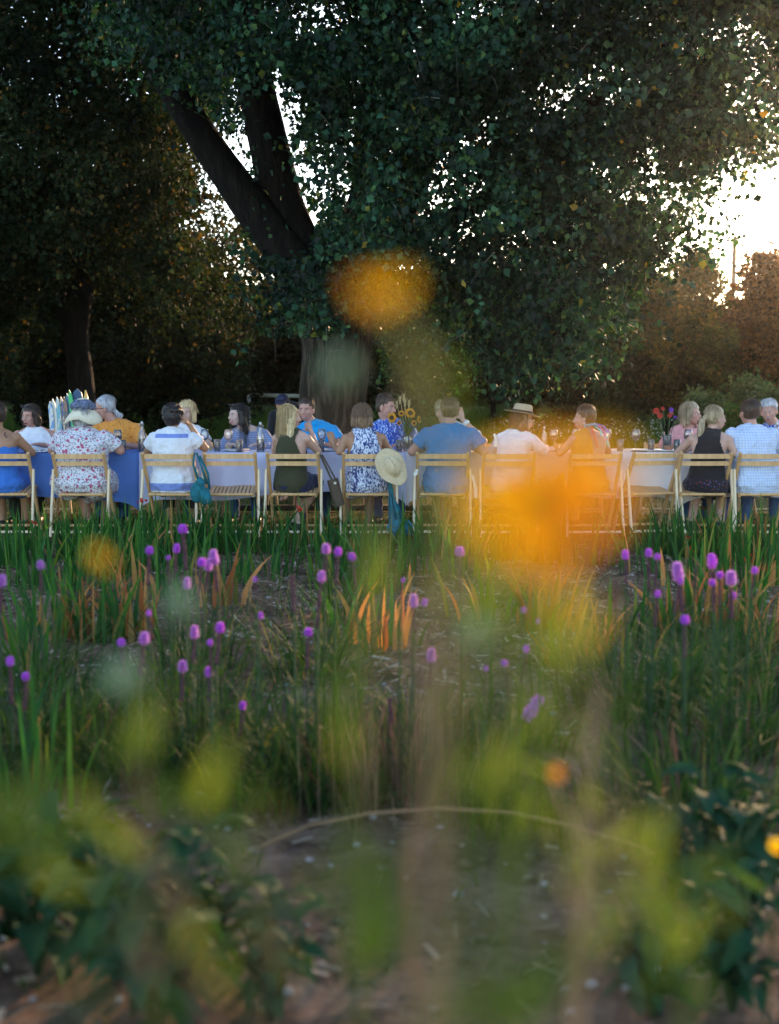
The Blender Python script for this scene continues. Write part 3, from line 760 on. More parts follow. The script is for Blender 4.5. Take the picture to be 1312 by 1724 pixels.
stars = [  # u, v of head, plant height, size, variant, tilt, label
    (305, 887, .80, 1.0, 0, 0, 'highest blazing star, reaching up in front of the white blouse chair'), (249, 924, .78, 1.0, 0, 2, 'round purple blazing star just left of the highest one, in front of the white blouse'),
    (280, 938, .74, .7, 2, -2, 'small purple blazing star between the round one and the highest one'), (295, 920, .76, .75, 0, 0, 'purple blazing star directly below the highest one'),
    (357, 932, .76, 1.05, 1, -3, 'largest purple head of the pair under the empty chair'), (337, 944, .75, .85, 0, 3, 'smaller darker purple head of the pair under the empty chair'), (350, 946, .72, .8, 1, 4, 'purple head tucked behind the large one of the pair'),
    (312, 978, .70, .8, 1, 0, 'pale faded purple head under the pair, low on its own'), (63, 948, .74, .85, 1, 2, 'lone purple head between the blue dress and the floral dress'), (-3, 974, .70, .9, 1, 0, 'purple head cut off by the left edge, upper one'),
    (427, 975, .74, .4, 2, 0, 'tiny purple tip on a dark spike right of the empty chair'), (436, 1037, .68, .8, 2, 5, 'purple head on a dark stalk left of the blonde chair, halfway down the bed'), (323, 1062, .66, 1.0, 1, 0, 'pinkish purple head left of the deep violet one'),
    (367, 1056, .66, 1.05, 0, 2, 'deep violet head in the middle of the left half of the bed'), (349, 1084, .65, .65, 2, 0, 'small violet head just under the deep violet one'), (197, 1083, .66, .95, 0, 0, 'violet head above the dark tuft in the left part of the bed'),
    (238, 1073, .66, 1.0, 1, 3, 'tall pink purple head beside the violet one at the left'), (245, 1033, .68, .6, 2, 0, 'small faint purple head above the pink purple one at the left'), (302, 1122, .62, .95, 1, -3, 'fluffy lilac head left of the low violet one'),
    (346, 1133, .62, .85, 0, 0, 'low violet head under the small violet one'), (32, 1142, .62, .8, 0, 0, 'violet head near the left edge, the lower of two'), (6, 1115, .63, .8, 2, -3, 'violet head at the left edge, the upper of two'),
    (404, 1193, .58, .75, 2, 2, 'small violet head lowest in the left half'), (549, 920, .78, .85, 1, 4, 'purple head farthest left of three under the patterned dress'), (569, 926, .77, .9, 0, 0, 'middle purple head of three under the patterned dress'),
    (591, 935, .76, .95, 0, -3, 'right purple head of three under the patterned dress'), (541, 967, .72, .9, 1, 0, 'purple head just below the three under the patterned dress'), (517, 1065, .66, 1.05, 0, -2, 'large round purple head alone in the centre left of the bed'),
    (775, 925, .77, .95, 0, 0, 'lone purple head on a dark stalk below the man in the blue polo'), (697, 1008, .70, .7, 1, 0, 'dim pinkish head left of the pale flower blur'), (716, 1014, .69, .6, 2, 12, 'dim pinkish head leaning right, partner of the other dim one'),
    (679, 977, .72, .5, 2, 0, 'small bluish head above the two dim pinkish ones'), (727, 1102, .63, .8, 1, 0, 'pale washed out purple head in the centre of the bed'), (852, 1120, .64, .7, 2, -4, 'small dark purple head left of the slim one, right of centre'),
    (891, 1095, .66, .75, 2, 3, 'purple head on a slim stalk right of centre'), (909, 1048, .68, .4, 2, 0, 'tiny purple tip above the slim stalk right of centre'), (885, 1028, .69, .5, 2, 0, 'tiny twin purple tip, the higher one right of centre'),
    (912, 1187, .58, 1.35, 3, 38, 'big purple head bending far over to the right, low in the bed'), (822, 1130, .62, .5, 2, 0, 'dull lilac tip left of the bent head'), (1056, 931, .76, .9, 0, 0, 'purple head below the orange top chair, farthest left of the right group'),
    (1096, 928, .77, .8, 2, -6, 'purple head below the turned empty chair, the higher of two'), (1111, 936, .76, .8, 2, 6, 'purple head below the turned empty chair, the lower of two'), (1145, 955, .73, 1.05, 1, -3, 'large lilac head below the ponytail chair'),
    (1152, 978, .72, .6, 2, 6, 'small pink head half hidden behind the large lilac one'), (1203, 938, .75, 1.0, 3, 0, 'tall narrow purple head highest in the cluster at the right'), (1218, 967, .72, .85, 0, -3, 'left round head of the cluster at the right'),
    (1237, 968, .72, 1.0, 1, 3, 'largest round head of the cluster at the right'), (1205, 980, .71, .8, 0, -5, 'lower left head of the cluster at the right'), (1240, 1002, .70, .75, 0, 0, 'lowest head of the cluster at the right'),
    (1277, 959, .74, .75, 0, 2, 'single purple head near the right edge'), (1113, 999, .70, .7, 2, 0, 'small purple head above the thick dark green tuft at the right'), (1160, 1043, .67, .85, 0, 2, 'flat topped purple head on a long dark stalk, right part of the bed'),
]
def place_star(u, v, h, s, k, tilt, lab, head=True):
    Y = (CAMZ - h) * FPX / (v - 650)
    if Y < 4.0: Y = 4.0 + .25 * math.sin(u); h = CAMZ - (v - 650) * Y / FPX
    s = s * (.82 + .12 * math.sin(u * 3.1 + v * .7))
    x = ux(u, Y); g = float(ground_h(x, Y))
    t = empty('blazing_star', (x, Y, g), label=lab, cat='flower', group=G_STAR)
    S = STARS[k]; top = h - g
    tilt = tilt + 5 * math.sin(u * 1.7 + v); r = R(tilt)
    def o(nm, me, z, sc, dx=0, rot=0):
        q = bpy.data.objects.new(nm, me); link(q, t); q.location = (dx, 0, z); q.rotation_euler = (0, rot, random.uniform(0, 6) if rot == 0 else 0); q.scale = sc; return q
    L = S['z'] * s * 1.15
    if head: o('flower_head', S['head'], top, (s * .9, s * .9, s * (1.05 + .2 * math.sin(u + v))), 0, r)
    o('spent_spike', S['spike'], top, (s * 1.05, s * 1.05, s * 1.15), 0, r)
    bx, bz = -math.sin(r) * L, top - math.cos(r) * L
    st, lf = STEMS[k]
    f = bz / .6; ang = math.atan2(bx - bx * .3, bz) if tilt else 0
    for nm, me in (('stem', st), ('stem_leaves', lf)):
        q = bpy.data.objects.new(nm, me); link(q, t); q.location = (bx, 0, bz); q.scale = (1, 1, f); q.rotation_euler = (0, r * .25, 0)
        if nm == 'stem_leaves': q['kind'] = 'stuff'
for a in stars: place_star(*a)
G_SP = 'blazing stars that have finished flowering'
spent = [(490, 955, .76, .9, 0, 0, 'bare brown blazing star spike under the blonde chair'), (1042, 965, .75, .9, 0, 0, 'bare brown blazing star spike left of the farthest purple head at the right'), (827, 950, .75, .8, 2, 0, 'bare brown blazing star spike right of the lone middle head'),
         (656, 1165, .62, 1.1, 0, 0, 'reddish brown spent spike in the dark centre of the bed'), (1178, 945, .72, .6, 2, 0, 'bare brown spike between the large lilac head and the tall narrow one'), (538, 985, .7, .8, 2, 0, 'dark spent spike beside the head below the three'),
         (820, 1150, .6, 1.0, 0, 3, 'brown spent spike left of the bent head'), (700, 1200, .58, 1.0, 2, -3, 'brown spent spike among dry stalks in the centre')]
for a in spent:
    place_star(*a, head=False)
    
# tufts of narrow leaves at their feet -------------------------------------
G_TUFT = 'dark green tufts of narrow leaves'
tufts = [(1080, 1225, 'thick dark tuft standing alone right of the bare soil', 330, .17, (.25, .52)), (1190, 1180, 'tuft behind the bare soil at the right', 200, 0.15, (0.22, 0.42)), (1240, 1130, 'tuft under the cluster of purple heads', 190, .14, (.3, .5)),
         (545, 1345, 'large dark tuft left of the arching stalk', 420, 0.2, (0.16, 0.36)), (480, 1290, 'tuft left of the lone large purple head', 240, 0.16, (0.2, 0.42)), (620, 1290, 'tuft right of the lone large purple head', 220, 0.16, (0.18, 0.36)),
         (520, 1150, 'slim tuft behind the lone large purple head', 150, .12, (.3, .55)), (195, 1215, 'dark tuft under the violet head at the left', 240, .13, (.12, .30)), (350, 1260, 'tuft under the low violet head', 240, 0.17, (0.18, 0.38)),
         (290, 1200, 'tuft under the lilac head', 180, .13, (.25, .5)), (50, 1190, 'slim tuft at the left edge under the two violet heads', 150, .1, (.35, .65)), (10, 1290, 'tuft cut off by the left edge', 200, .13, (.3, .6)),
         (420, 1340, 'low tuft under the smallest violet head', 240, 0.16, (0.12, 0.3)), (1170, 1420, 'big near tuft with orange glints at the right', 430, 0.2, (0.2, 0.42)), (1275, 1290, 'near tuft under the right edge cluster', 260, 0.16, (0.2, 0.42)),
         (870, 1290, 'tuft under the bent purple head', 150, 0.1, (0.12, 0.3)), (800, 1400, 'low tuft in front of the arching stalk', 150, 0.12, (0.08, 0.2)), (330, 1130, 'slim tuft under the deep violet head', 140, .12, (.3, .6)),
         (720, 1240, 'loose tuft in the centre behind the blur', 150, 0.14, (0.14, 0.3)), (1000, 1130, 'loose tuft below the orange top chair', 90, 0.1, (0.15, 0.32)), (1130, 1090, 'slim tuft under the large lilac head', 100, 0.12, (0.25, 0.42)),
         (230, 1330, 'rank tuft in the dark left part of the bed', 200, 0.15, (0.15, 0.32)), (130, 1300, 'rank tuft with arching blades near the left edge', 220, .15, (.2, .45)), (1040, 1390, 'low tuft at the right end of the arching stalk', 110, 0.1, (0.08, 0.2)), (570, 1060, 'slim tuft under the three purple heads', 120, .12, (.3, .55)), (1310, 1180, 'tuft at the right edge', 150, .12, (.3, .5))]
for i, (u, vb, lab, n, sp, hh) in enumerate(tufts):
    clump('leafy_tuft', u, vb, M_liat, lab, G_TUFT, n, hh, .0075, sp, (.15, 1.25), seed=600 + i, mat2=M_dry, frac2=.05, segs=4)
# dry stalks in the centre
for i, (u, vb, lab, n) in enumerate([(640, 1370, 'dry pinkish brown stalks right of the large dark tuft', 120), (700, 1340, 'dry brown stalks in the middle of the bed', 120), (770, 1330, 'dry stalks left of the bent purple head', 60), (420, 1060, 'few dry stalks left of the blonde chair', 30)]):
    clump('dry_weed', u, vb, M_dry, lab, 'dry brown weeds', n, (.15, .42), .005, .14, (.02, .5), seed=700 + i)

# spilled low green herbs between the rows
def build_herbs():
    rg = np.random.default_rng(31); N = 9500
    y = rg.uniform(2.6, 9.6, N); x = rg.uniform(-1, 1, N) * (y * .34 + .1)
    u = 656 + x / y * FPX; v = 650 + CAMZ * FPX / y
    path = np.interp(v, [900, 1100, 1200, 1300, 1400, 1500, 1724], [.30, .25, .22, .22, .30, .25, .2]); path = path * np.where(((u > 450) & (u < 1060) & (v > 1400)) | ((u > 890) & (u < 1060) & (v > 1150)), .12, 1)
    dens = path + .9 * (vnoise(u, v, 90, 8) > .55) * ((v > 1120) & (v < 1370)) * ((u < 700) | (u > 1100))
    k = rg.uniform(0, 1, N) < dens; x = x[k]; y = y[k]; n = len(x)
    V, T = blades(np.stack([x, y, ground_h(x, y)], 1), rg.uniform(.03, .14, n), rg.uniform(.004, .010, n), rg.uniform(.2, 1.3, n), rg.uniform(0, 2 * PI, n), segs=3, rng=rg)
    tri_mesh('weed_grass', V, T, M_liat, kind='stuff', label='low thin weeds and grass on the soil of the bed')
build_herbs()

# fallen and lit orange petals / red gladiolus blooms
M_red = leafmat('red_bloom', [(0, (.5, .02, .02)), (1, (.75, .06, .03))], .4, .5, .3, (1.2, .8, .8))
for i, (u, v, Y, lab) in enumerate([(55, 880, 9.8, 'at the left edge between the blue and floral dresses'), (240, 842, 10.2, 'at the left leg of the white blouse chair'), (505, 858, 10, 'under the seat of the blonde'), (1155, 905, 9.7, 'small, in front of the ponytail chair'), (1222, 908, 9.7, 'largest, in front of the ponytail chair'), (1165, 925, 9.2, 'lower, left of the tall narrow purple head'), (1258, 940, 9, 'right of the tall narrow purple head'), (1277, 880, 9.9, 'under the man in the checked shirt'), (1286, 958, 8.8, 'beside the single purple head at the right edge')]):
    p = at(u, v, Y); g = float(ground_h(p.x, Y)); rg = np.random.default_rng(i)
    t = empty('gladiolus_bloom', (p.x, Y, g), label='red gladiolus bloom ' + lab, cat='flower', group='red gladiolus blooms')
    V, T = leaves(np.array([[0, 0, p.z - g]]) + rg.normal(0, .012, (14, 3)), .022, rg, 0, .5, .2)
    tri_mesh('petals', V, T, M_red, t, kind='stuff'); MB().tube([(.02, 0, 0), (0, 0, p.z - g)], [.005, .003], 6).build('stem', M_stem, t)

# broad leaved plants, near ------------------------------------------------
M_broad = leafmat('broad_leaf', [(0, (.008, .036, .020)), (.6, (.018, .06, .03)), (1, (.05, .11, .04))], .25, .6, .15)
def broad_mesh(k, L=1.0, W=.62, mat=None, name='leaf'):
    rg = np.random.default_rng(k); n = 7; vs = []; fs = []
    for i in range(n + 1):
        t = i / n; w = W * .5 * math.sin(PI * min(1, t * .96 + .02)) ** .75 * (1 - .35 * t); y = t * L; z = .20 * math.sin(t * PI) * L - .25 * t * t * L
        wv = .03 * math.sin(i * 2.3 + k)
        vs += [(-w, y, z + .28 * w + wv), (-w * .5, y, z + .1 * w), (0, y, z), (w * .5, y, z + .1 * w), (w, y, z + .28 * w - wv)]
    for i in range(n):
        for c in range(4): a = i * 5 + c; fs.append((a, a + 1, a + 6, a + 5))
    me = MB().add(vs, fs).mesh(name); me.materials.append(mat or M_broad); return me
BROAD = [broad_mesh(k) for k in range(4)]
def broad_plant(u, vbase, h, nl, lsz, label, seed, mats=None, name='broadleaf_plant', group='broad leaved plants near the camera', meshes=None):
    rg = random.Random(seed); Y = CAMZ * FPX / (vbase - 650); x = ux(u, Y); g = float(ground_h(x, Y))
    t = empty(name, (x, Y, g), label=label, cat='plant', group=group)
    for s in range(max(3, nl // 6)):
        a = rg.uniform(0, 2 * PI); tip = Vector((math.cos(a) * h * rg.uniform(.1, .5), math.sin(a) * h * rg.uniform(.1, .5), h * rg.uniform(.6, 1)))
        MB().tube([(0, 0, 0), tip * .5 + Vector((0, 0, h * .1)), tip], [.007, .005, .003], 6).build('stem', M_stem, t)
        for j in range(6):
            f = rg.uniform(.25, 1); p = tip * f
            o = bpy.data.objects.new('leaf', rg.choice(meshes or BROAD)); link(o, t); o.location = p
            o.rotation_euler = (R(rg.uniform(-25, 35)), R(rg.uniform(-20, 20)), rg.uniform(0, 2 * PI)); k = lsz * rg.uniform(.6, 1.2); o.scale = (k, k, k)
    return t
for i, a in enumerate([(40, 1690, .38, 48, .15, 'dark broad leaved plant in the lower left corner'), (170, 1720, .33, 48, .13, 'dark broad leaved plant second from the lower left corner'), (20, 1560, .34, 42, .13, 'dark leafy plant at the left edge above the corner one'),
                       (330, 1700, .30, 42, .11, 'leafy plant with curled leaves left of the bare soil'), (450, 1760, .28, 42, .11, 'leafy plant with bluish rosettes by the bare soil, bottom'), (120, 1590, .34, 42, .12, 'leafy plant behind the dark corner plants at the left'), (240, 1830, .45, 48, .14, 'dark leafy plant cut off by the bottom edge, left'),
                       (1210, 1600, .36, 48, .11, 'leafy plant under the green bud at the right'), (1290, 1560, .40, 42, .10, 'leafy plant at the right edge beside the orange flower'), (1260, 1740, .34, 48, .11, 'bluish green leafy plant in the lower right corner'), (1120, 1760, .26, 42, .09, 'low leafy plant left of the lower right corner'), (1150, 1530, .26, 36, .08, 'small leafy plant below the big near tuft at the right')]):
    broad_plant(*a, seed=40 + i)
# ---------------------------------------------------------------- chairs
def woodmat(name, c0, c1, rough=.45):
    m, nt, n, l, b = newmat(name)
    t = noise(n, l, 30, 5, .6, stretch=(1, .12, .12)); r = ramp(n, [(.3, c0), (.7, c1)])
    l.new(t.outputs[0], r.inputs[0]); l.new(r.outputs[0], b.inputs['Base Color']); b.inputs['Roughness'].default_value = rough
    bump(n, l, b, t.outputs[0], .15, .004); return m
M_wood = woodmat('honey_beech', (.56, .31, .13), (.74, .46, .22))
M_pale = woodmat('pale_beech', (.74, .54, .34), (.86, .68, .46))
M_screw = plain('steel', (.5, .5, .5), .3, .1, 5, 0, 1)
YC = 11.14        # rear feet of the near chairs
CH_T = .752
def chair_meshes():
    d = {}
    W = .228
    def one(fn, m=M_wood):
        mb = MB(); fn(mb); me = mb.mesh('x', False); me.materials.append(m); return me
    for s in (-1, 1):
        d['post', s] = one(lambda b: (b.beam((s * W, -.225, CH_T), (s * W, .235, .0), .026, .04, (1, 0, 0), .25)))
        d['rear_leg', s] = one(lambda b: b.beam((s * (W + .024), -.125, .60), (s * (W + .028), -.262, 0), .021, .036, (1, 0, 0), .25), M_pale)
        d['seat_rail', s] = one(lambda b: b.beam((s * (W - .028), -.13, .362), (s * (W - .03), .24, .412), .022, .028, (1, 0, 0)))
    def slat(b, z, y, h):
        pts = 9
        for i in range(pts - 1):
            a0 = -1 + 2 * i / (pts - 1); a1 = -1 + 2 * (i + 1) / (pts - 1)
            f = lambda a: -.012 * (1 - a * a)
            b.beam((a0 * (W - .012), y + f(a0), z - .35 * 0), (a1 * (W - .012), y + f(a1), z), h, .011, (0, -.5 * .0, 1), .1)
    d['top_slat'] = one(lambda b: slat(b, .722, -.207, .044)); d['low_slat'] = one(lambda b: slat(b, .655, -.166, .040))
    L = []
    for i in range(11):
        x = -.178 + i * .0356
        L.append(one(lambda b: b.beam((x, -.125, .378 + .000), (x, .245, .428), .026, .009, (1, 0, 0), .2)))
    d['seat_slat'] = L
    d['seat_bar'] = [one(lambda b: b.beam((-W + .03, -.135, .372), (W - .03, -.135, .372), .026, .024, (0, 1, 0), .3)), one(lambda b: b.beam((-W + .03, .245, .42), (W - .03, .245, .42), .024, .022, (0, 1, 0), .3))]
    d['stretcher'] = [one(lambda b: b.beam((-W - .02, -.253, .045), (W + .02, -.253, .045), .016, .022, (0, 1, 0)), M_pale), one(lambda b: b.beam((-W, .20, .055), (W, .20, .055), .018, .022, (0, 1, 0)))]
    return d
CM = chair_meshes()
def chair(x, y, rz, label, group, slats=True):
    t = empty('folding_chair', (x, y, float(ground_h(x, y))), rz, label, 'chair', group)
    def o(nm, me): q = bpy.data.objects.new(nm, me); link(q, t); return q
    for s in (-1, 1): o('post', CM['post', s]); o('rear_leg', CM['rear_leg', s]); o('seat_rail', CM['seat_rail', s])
    o('backrest_slat', CM['top_slat']); o('backrest_slat', CM['low_slat'])
    for me in CM['seat_slat']: o('seat_slat', me)
    for me in CM['seat_bar']: o('seat_bar', me)
    for me in CM['stretcher']: o('stretcher', me)
    return t
GN = 'folding chairs on the near side of the table'
near_chairs = [(3, 2, 'folding wooden chair under the woman in the strapless blue dress'), (133, 0, 'folding wooden chair under the woman in the floral dress'), (286, -2, 'folding wooden chair under the woman in the white blouse'),
               (387, 3, 'empty folding wooden chair left of the long haired blonde'), (493, 0, 'folding wooden chair under the long haired blonde'), (620, -1, 'folding wooden chair with the straw hat hung on it'),
               (748, -4, 'folding wooden chair under the man in the blue polo'), (855, 2, 'folding wooden chair under the woman in the straw fedora'), (1002, 3, 'folding wooden chair under the woman in the orange top'),
               (1103, 9, 'empty folding wooden chair turned slightly, right of the orange top'), (1190, 1, 'folding wooden chair under the woman with the ponytail'), (1291, 0, 'folding wooden chair under the man in the checked shirt')]
NC = []
for u, r, lab in near_chairs:
    y = YC + .262 + (0 if u != 1103 else .06) + random.uniform(-.02, .03)
    NC.append(chair(ux(u, YC + .05) + random.uniform(-.01, .01), y, R(r * 1.4 + random.uniform(-2.5, 2.5)), lab, GN))
GF = 'folding chairs on the far side of the table'
YF = 12.98
for u, r, lab in [(65, 0, 'far folding chair under the woman in the white top'), (200, 4, 'far folding chair under the man in the orange shirt'), (315, 0, 'far folding chair behind the woman in the white blouse'), (418, -6, 'far folding chair under the smiling dark haired woman'),
                  (534, 0, 'far folding chair under the man in the turquoise shirt'), (655, 3, 'far folding chair under the man in the blue patterned shirt'), (766, 0, 'far folding chair behind the man in the blue polo'), (850, 2, 'empty far folding chair just left of the white shirt with fedora'),
                  (975, -3, 'empty far folding chair half behind the orange top'), (1130, 0, 'far folding chair under the woman in the pink blouse'), (1300, 3, 'far folding chair under the grey haired man')]:
    chair(ux(u, YF), YF, PI + R(r), lab, GF)

# ---------------------------------------------------------------- tables and cloths
TY0, TY1, TZ = 11.66, 12.40, .722
def clothmat(name, c):
    m, nt, n, l, b = newmat(name)
    t = noise(n, l, 5, 4, .5); r = ramp(n, [(.3, tuple(x * .88 for x in c)), (.7, c)]); l.new(t.outputs[0], r.inputs[0]); l.new(r.outputs[0], b.inputs['Base Color'])
    b.inputs['Roughness'].default_value = .9; b.inputs['Specular IOR Level'].default_value = .2
    w = noise(n, l, 160, 2, .5); a = n.new('ShaderNodeMath'); a.operation = 'MULTIPLY_ADD'; a.inputs[1].default_value = .15; l.new(w.outputs[0], a.inputs[0]); l.new(t.outputs[0], a.inputs[2])
    bump(n, l, b, a.outputs[0], .35, .02); return m
M_clA = clothmat('blue_shade_cloth', (.11, .21, .54)); M_clB = clothmat('lavender_cloth', (.60, .60, .80)); M_clC = clothmat('white_cloth', (.82, .74, .74))  # blue shade on the left cloth is put into its colour
M_brownleg = woodmat('table_leg_wood', (.20, .10, .05), (.30, .16, .08), .5)
M_bench = woodmat('dark_plank', (.06, .04, .03), (.10, .07, .05), .6)
def cloth_obj(x0, x1, mat, label, seed, drop=.385, cdrop=.14):
    rg = random.Random(seed)
    per = []; step = .03
    def edge(a, b, nrm):
        n = int((Vector(b) - Vector(a)).length / step)
        for i in range(n): p = Vector(a).lerp(Vector(b), i / n); per.append((p, Vector(nrm), min((p - Vector(a)).length, (p - Vector(b)).length)))
    A, B_, C_, D = (x0, TY0), (x1, TY0), (x1, TY1), (x0, TY1)
    edge(A, B_, (0, -1)); edge(B_, C_, (1, 0)); edge(C_, D, (0, 1)); edge(D, A, (-1, 0))
    n = len(per); rows = 9; vs = []; fs = []
    ph = [rg.uniform(0, 6) for _ in range(5)]
    cx, cy = (x0 + x1) / 2, (TY0 + TY1) / 2
    z0 = TZ + .006 + .002 * (seed % 3)
    def P(i, k):
        p, nn, dc = per[i]; s = i * step
        if k < 0: q = Vector((cx, cy)).lerp(p, (k + 4) / 4.02); return (q.x, q.y, z0 + .0015 * math.sin(s * 7 + k))
        t = k / (rows - 1)
        cr = math.exp(-dc / .10)
        dl = (drop + .035 * math.sin(s * 1.7 + ph[0]) + .02 * math.sin(s * 4.1 + ph[1])) + cdrop * cr
        fold = (.030 * math.sin(s * 11 + ph[2] + .9 * math.sin(s * 2.3)) + .020 * math.sin(s * 23 + ph[3]) + .016 * math.sin(s * 5.1 + ph[4])) * (t ** .8)
        out = .010 + fold + .03 * t - .035 * cr * t
        c = Vector((cx, cy)); side = Vector((-nn.y, nn.x))
        q = p + nn * max(out, -.05 + .05 * (1 - t)) + side * (.02 * math.sin(s * 9 + ph[1])) * t
        return (q.x, q.y, z0 - dl * t - (.008 if k else 0))
    ks = [-3, -1] + list(range(rows))
    vs.append((cx, cy, z0))
    for k in ks:
        for i in range(n): vs.append(P(i, k))
    for i in range(n): fs.append((0, 1 + i, 1 + (i + 1) % n))
    for r in range(len(ks) - 1):
        for i in range(n):
            a = 1 + r * n + i; b = 1 + r * n + (i + 1) % n; fs.append((a, a + n, b + n, b))
    mb = MB().add(vs, fs)
    return mb.build('tablecloth', mat, label=label, cat='tablecloth', group='tablecloths on the long table')
def table_obj(x0, x1, label):
    t = empty('folding_table', ((x0 + x1) / 2, (TY0 + TY1) / 2, 0), label=label, cat='table', group='tables joined into one long row')
    L = (x1 - x0) / 2; w = (TY1 - TY0) / 2
    MB().box((0, 0, TZ - .02), (2 * L - .01, 2 * w - .01, .04)).build('tabletop', M_brownleg, t, False)
    for sx in (-1, 1):
        for sy in (-1, 1):
            MB().beam((sx * (L - .30), sy * (w - .12), TZ - .04), (sx * (L - .36), sy * (w - .08), 0), .045, .035, (1, 0, 0)).build('leg', M_brownleg, t, False)
            MB().beam((sx * (L - .30), sy * (w - .12), .5), (sx * (L - .62), sy * (w - .12), TZ - .05), .02, .02, (0, 1, 0)).build('brace', M_brownleg, t, False)
        MB().beam((sx * (L - .345), -w + .1, .18), (sx * (L - .345), w - .1, .18), .03, .03, (1, 0, 0)).build('stretcher', M_brownleg, t, False)
xs = [ux(u, TY0) for u in (-212, 234, 686, 1140, 1590)]
for i, (lt, lc, m) in enumerate([('table under the cloth tinted with blue shade at the left end', 'tablecloth tinted with blue shade, under the floral dress end of the table', M_clA), ('table under the lavender cloth in the middle left', 'lavender tablecloth between the white blouse and the hung straw hat', M_clB),
                                 ('table under the white cloth between blue polo and turned empty chair', 'white tablecloth in front of the blue polo, fedora and orange top', M_clC), ('table at the right end behind the ponytail', 'pinkish white tablecloth at the right end under the checked shirt', M_clC)]):
    table_obj(xs[i], xs[i + 1] - .02, lt)
    cloth_obj(xs[i] - .01 + .014 * (i % 2), xs[i + 1] - .01, m, lc, i)
# dark plank base seen low behind the chairs
MB().box((ux(500, 12.9) + .9, 12.72, .11), (3.0, .12, .05)).build('wood_plank', M_bench, label='dark low plank lying in the grass behind the table legs', cat='plank')

# ---------------------------------------------------------------- glassware
def glassmat(name, tint=(1, 1, 1), rough=.02, body=.10):
    m, nt, n, l, b = newmat(name)
    fr = n.new('ShaderNodeFresnel'); fr.inputs[0].default_value = 1.5; t = n.new('ShaderNodeBsdfTransparent'); t.inputs[0].default_value = (*tint, 1)
    g = n.new('ShaderNodeBsdfGlossy'); g.inputs['Roughness'].default_value = .05 + rough; ad = n.new('ShaderNodeMath'); ad.operation = 'ADD'; ad.inputs[1].default_value = body; l.new(fr.outputs[0], ad.inputs[0])
    mx = n.new('ShaderNodeMixShader'); l.new(ad.outputs[0], mx.inputs[0]); l.new(t.outputs[0], mx.inputs[1]); l.new(g.outputs[0], mx.inputs[2])
    df = n.new('ShaderNodeBsdfTranslucent'); df.inputs[0].default_value = (.9, .93, .97, 1); m2 = n.new('ShaderNodeMixShader'); m2.inputs[0].default_value = .07; l.new(mx.outputs[0], m2.inputs[1]); l.new(df.outputs[0], m2.inputs[2]); l.new(m2.outputs[0], n['Material Output'].inputs[0])
    return m
M_glass = glassmat('clear_glass', (.985, .99, .995)); M_water = glassmat('water', (.88, .93, .96), 0, .06)
M_wine = plain('red_wine', (.05, .005, .015), .1, .2, 5, 0, spec=.6); M_white = plain('white_china', (.78, .77, .76), .3, .05, 5, 0)
M_cork = plain('white_stopper', (.7, .7, .68), .4, .05, 5, 0); M_wire = plain('stopper_wire', (.6, .6, .62), .3, .1, 5, 0, 1)
def me(mb, m, nm): q = mb.mesh(nm); q.materials.append(m); return q
GW = dict(
    bowl=me(MB().lathe([(.004, .098), (.030, .112), (.041, .135), (.041, .165), (.033, .205), (.0315, .205), (.039, .165), (.039, .137), (.028, .115), (.002, .102)], seg=20), M_glass, 'bowl'),
    stem=me(MB().lathe([(.034, .0), (.034, .002), (.006, .007), (.0035, .02), (.0035, .085), (.006, .098)], seg=14), M_glass, 'stem'),
    wine=me(MB().lathe([(.002, .103), (.028, .117), (.0385, .138), (.0388, .148)], seg=18), M_wine, 'wine'),
    cup=me(MB().lathe([(.028, 0), (.033, .115), (.0315, .115), (.0265, .008)], seg=18), M_glass, 'cup'),
    water=me(MB().lathe([(.0262, .0085), (.0300, .075)], seg=18), M_water, 'water'),
    bottle=me(MB().lathe([(.036, 0), (.038, .01), (.038, .14), (.030, .18), (.015, .215), (.0125, .25), (.014, .252), (.014, .262), (.009, .262), (.010, .215), (.027, .175), (.0355, .14), (.0355, .012)], seg=20), M_glass, 'bottle_body'),
    bwater=me(MB().lathe([(.0352, .013), (.0352, .12)], seg=18), M_water, 'water'),
    stop=me(MB().lathe([(.0085, .258), (.0115, .266), (.011, .282), (.004, .287)], seg=12), M_cork, 'stopper'),
    wire=me(MB().tube([(.014, 0, .225), (.024, 0, .245), (.018, 0, .268), (0, 0, .276), (-.018, 0, .268), (-.016, 0, .24)], .0018, 5).ell((.024, 0, .25), (.006, .004, .008)), M_wire, 'wire_clasp'),
)
def ware(nm, u, Y, label, cat, group, parts, s=1.0):
    t = empty(nm, (ux(u, Y), Y, TZ + .0105), random.uniform(0, 6), label, cat, group)
    t.scale = (s, s, s)
    for p in parts:
        q = bpy.data.objects.new(GW[p].name.split('.')[0], GW[p]); link(q, t)
    return t
G1, G2, G3 = 'stemmed wine glasses on the table', 'water tumblers on the table', 'swing top water bottles on the table'
for u, Y, lab, w in [(199, 11.86, 'wine glass with a little red wine in front of the orange shirt', 1), (345, 12.0, 'wine glass beside the hand of the woman in the white blouse', 0), (385, 11.95, 'wine glass in front of the smiling dark haired woman', 0), (932, 11.95, 'wine glass of red wine between the fedora and the orange top', 1), (969, 12.1, 'wine glass half hidden behind the orange top, left side', 0), (1022, 12.0, 'wine glass just right of the orange top', 0), (1070, 11.95, 'wine glass of red wine behind the turned empty chair', 1), (1158, 12.0, 'wine glass of dark wine in front of the pink blouse', 1), (542, 12.05, 'wine glass in front of the turquoise shirt', 0), (1302, 11.9, 'wine glass at the right edge', 0)]:
    ware('wine_glass', u, Y, lab, 'wine glass', G1, ['bowl', 'stem'] + (['wine'] if w else []))
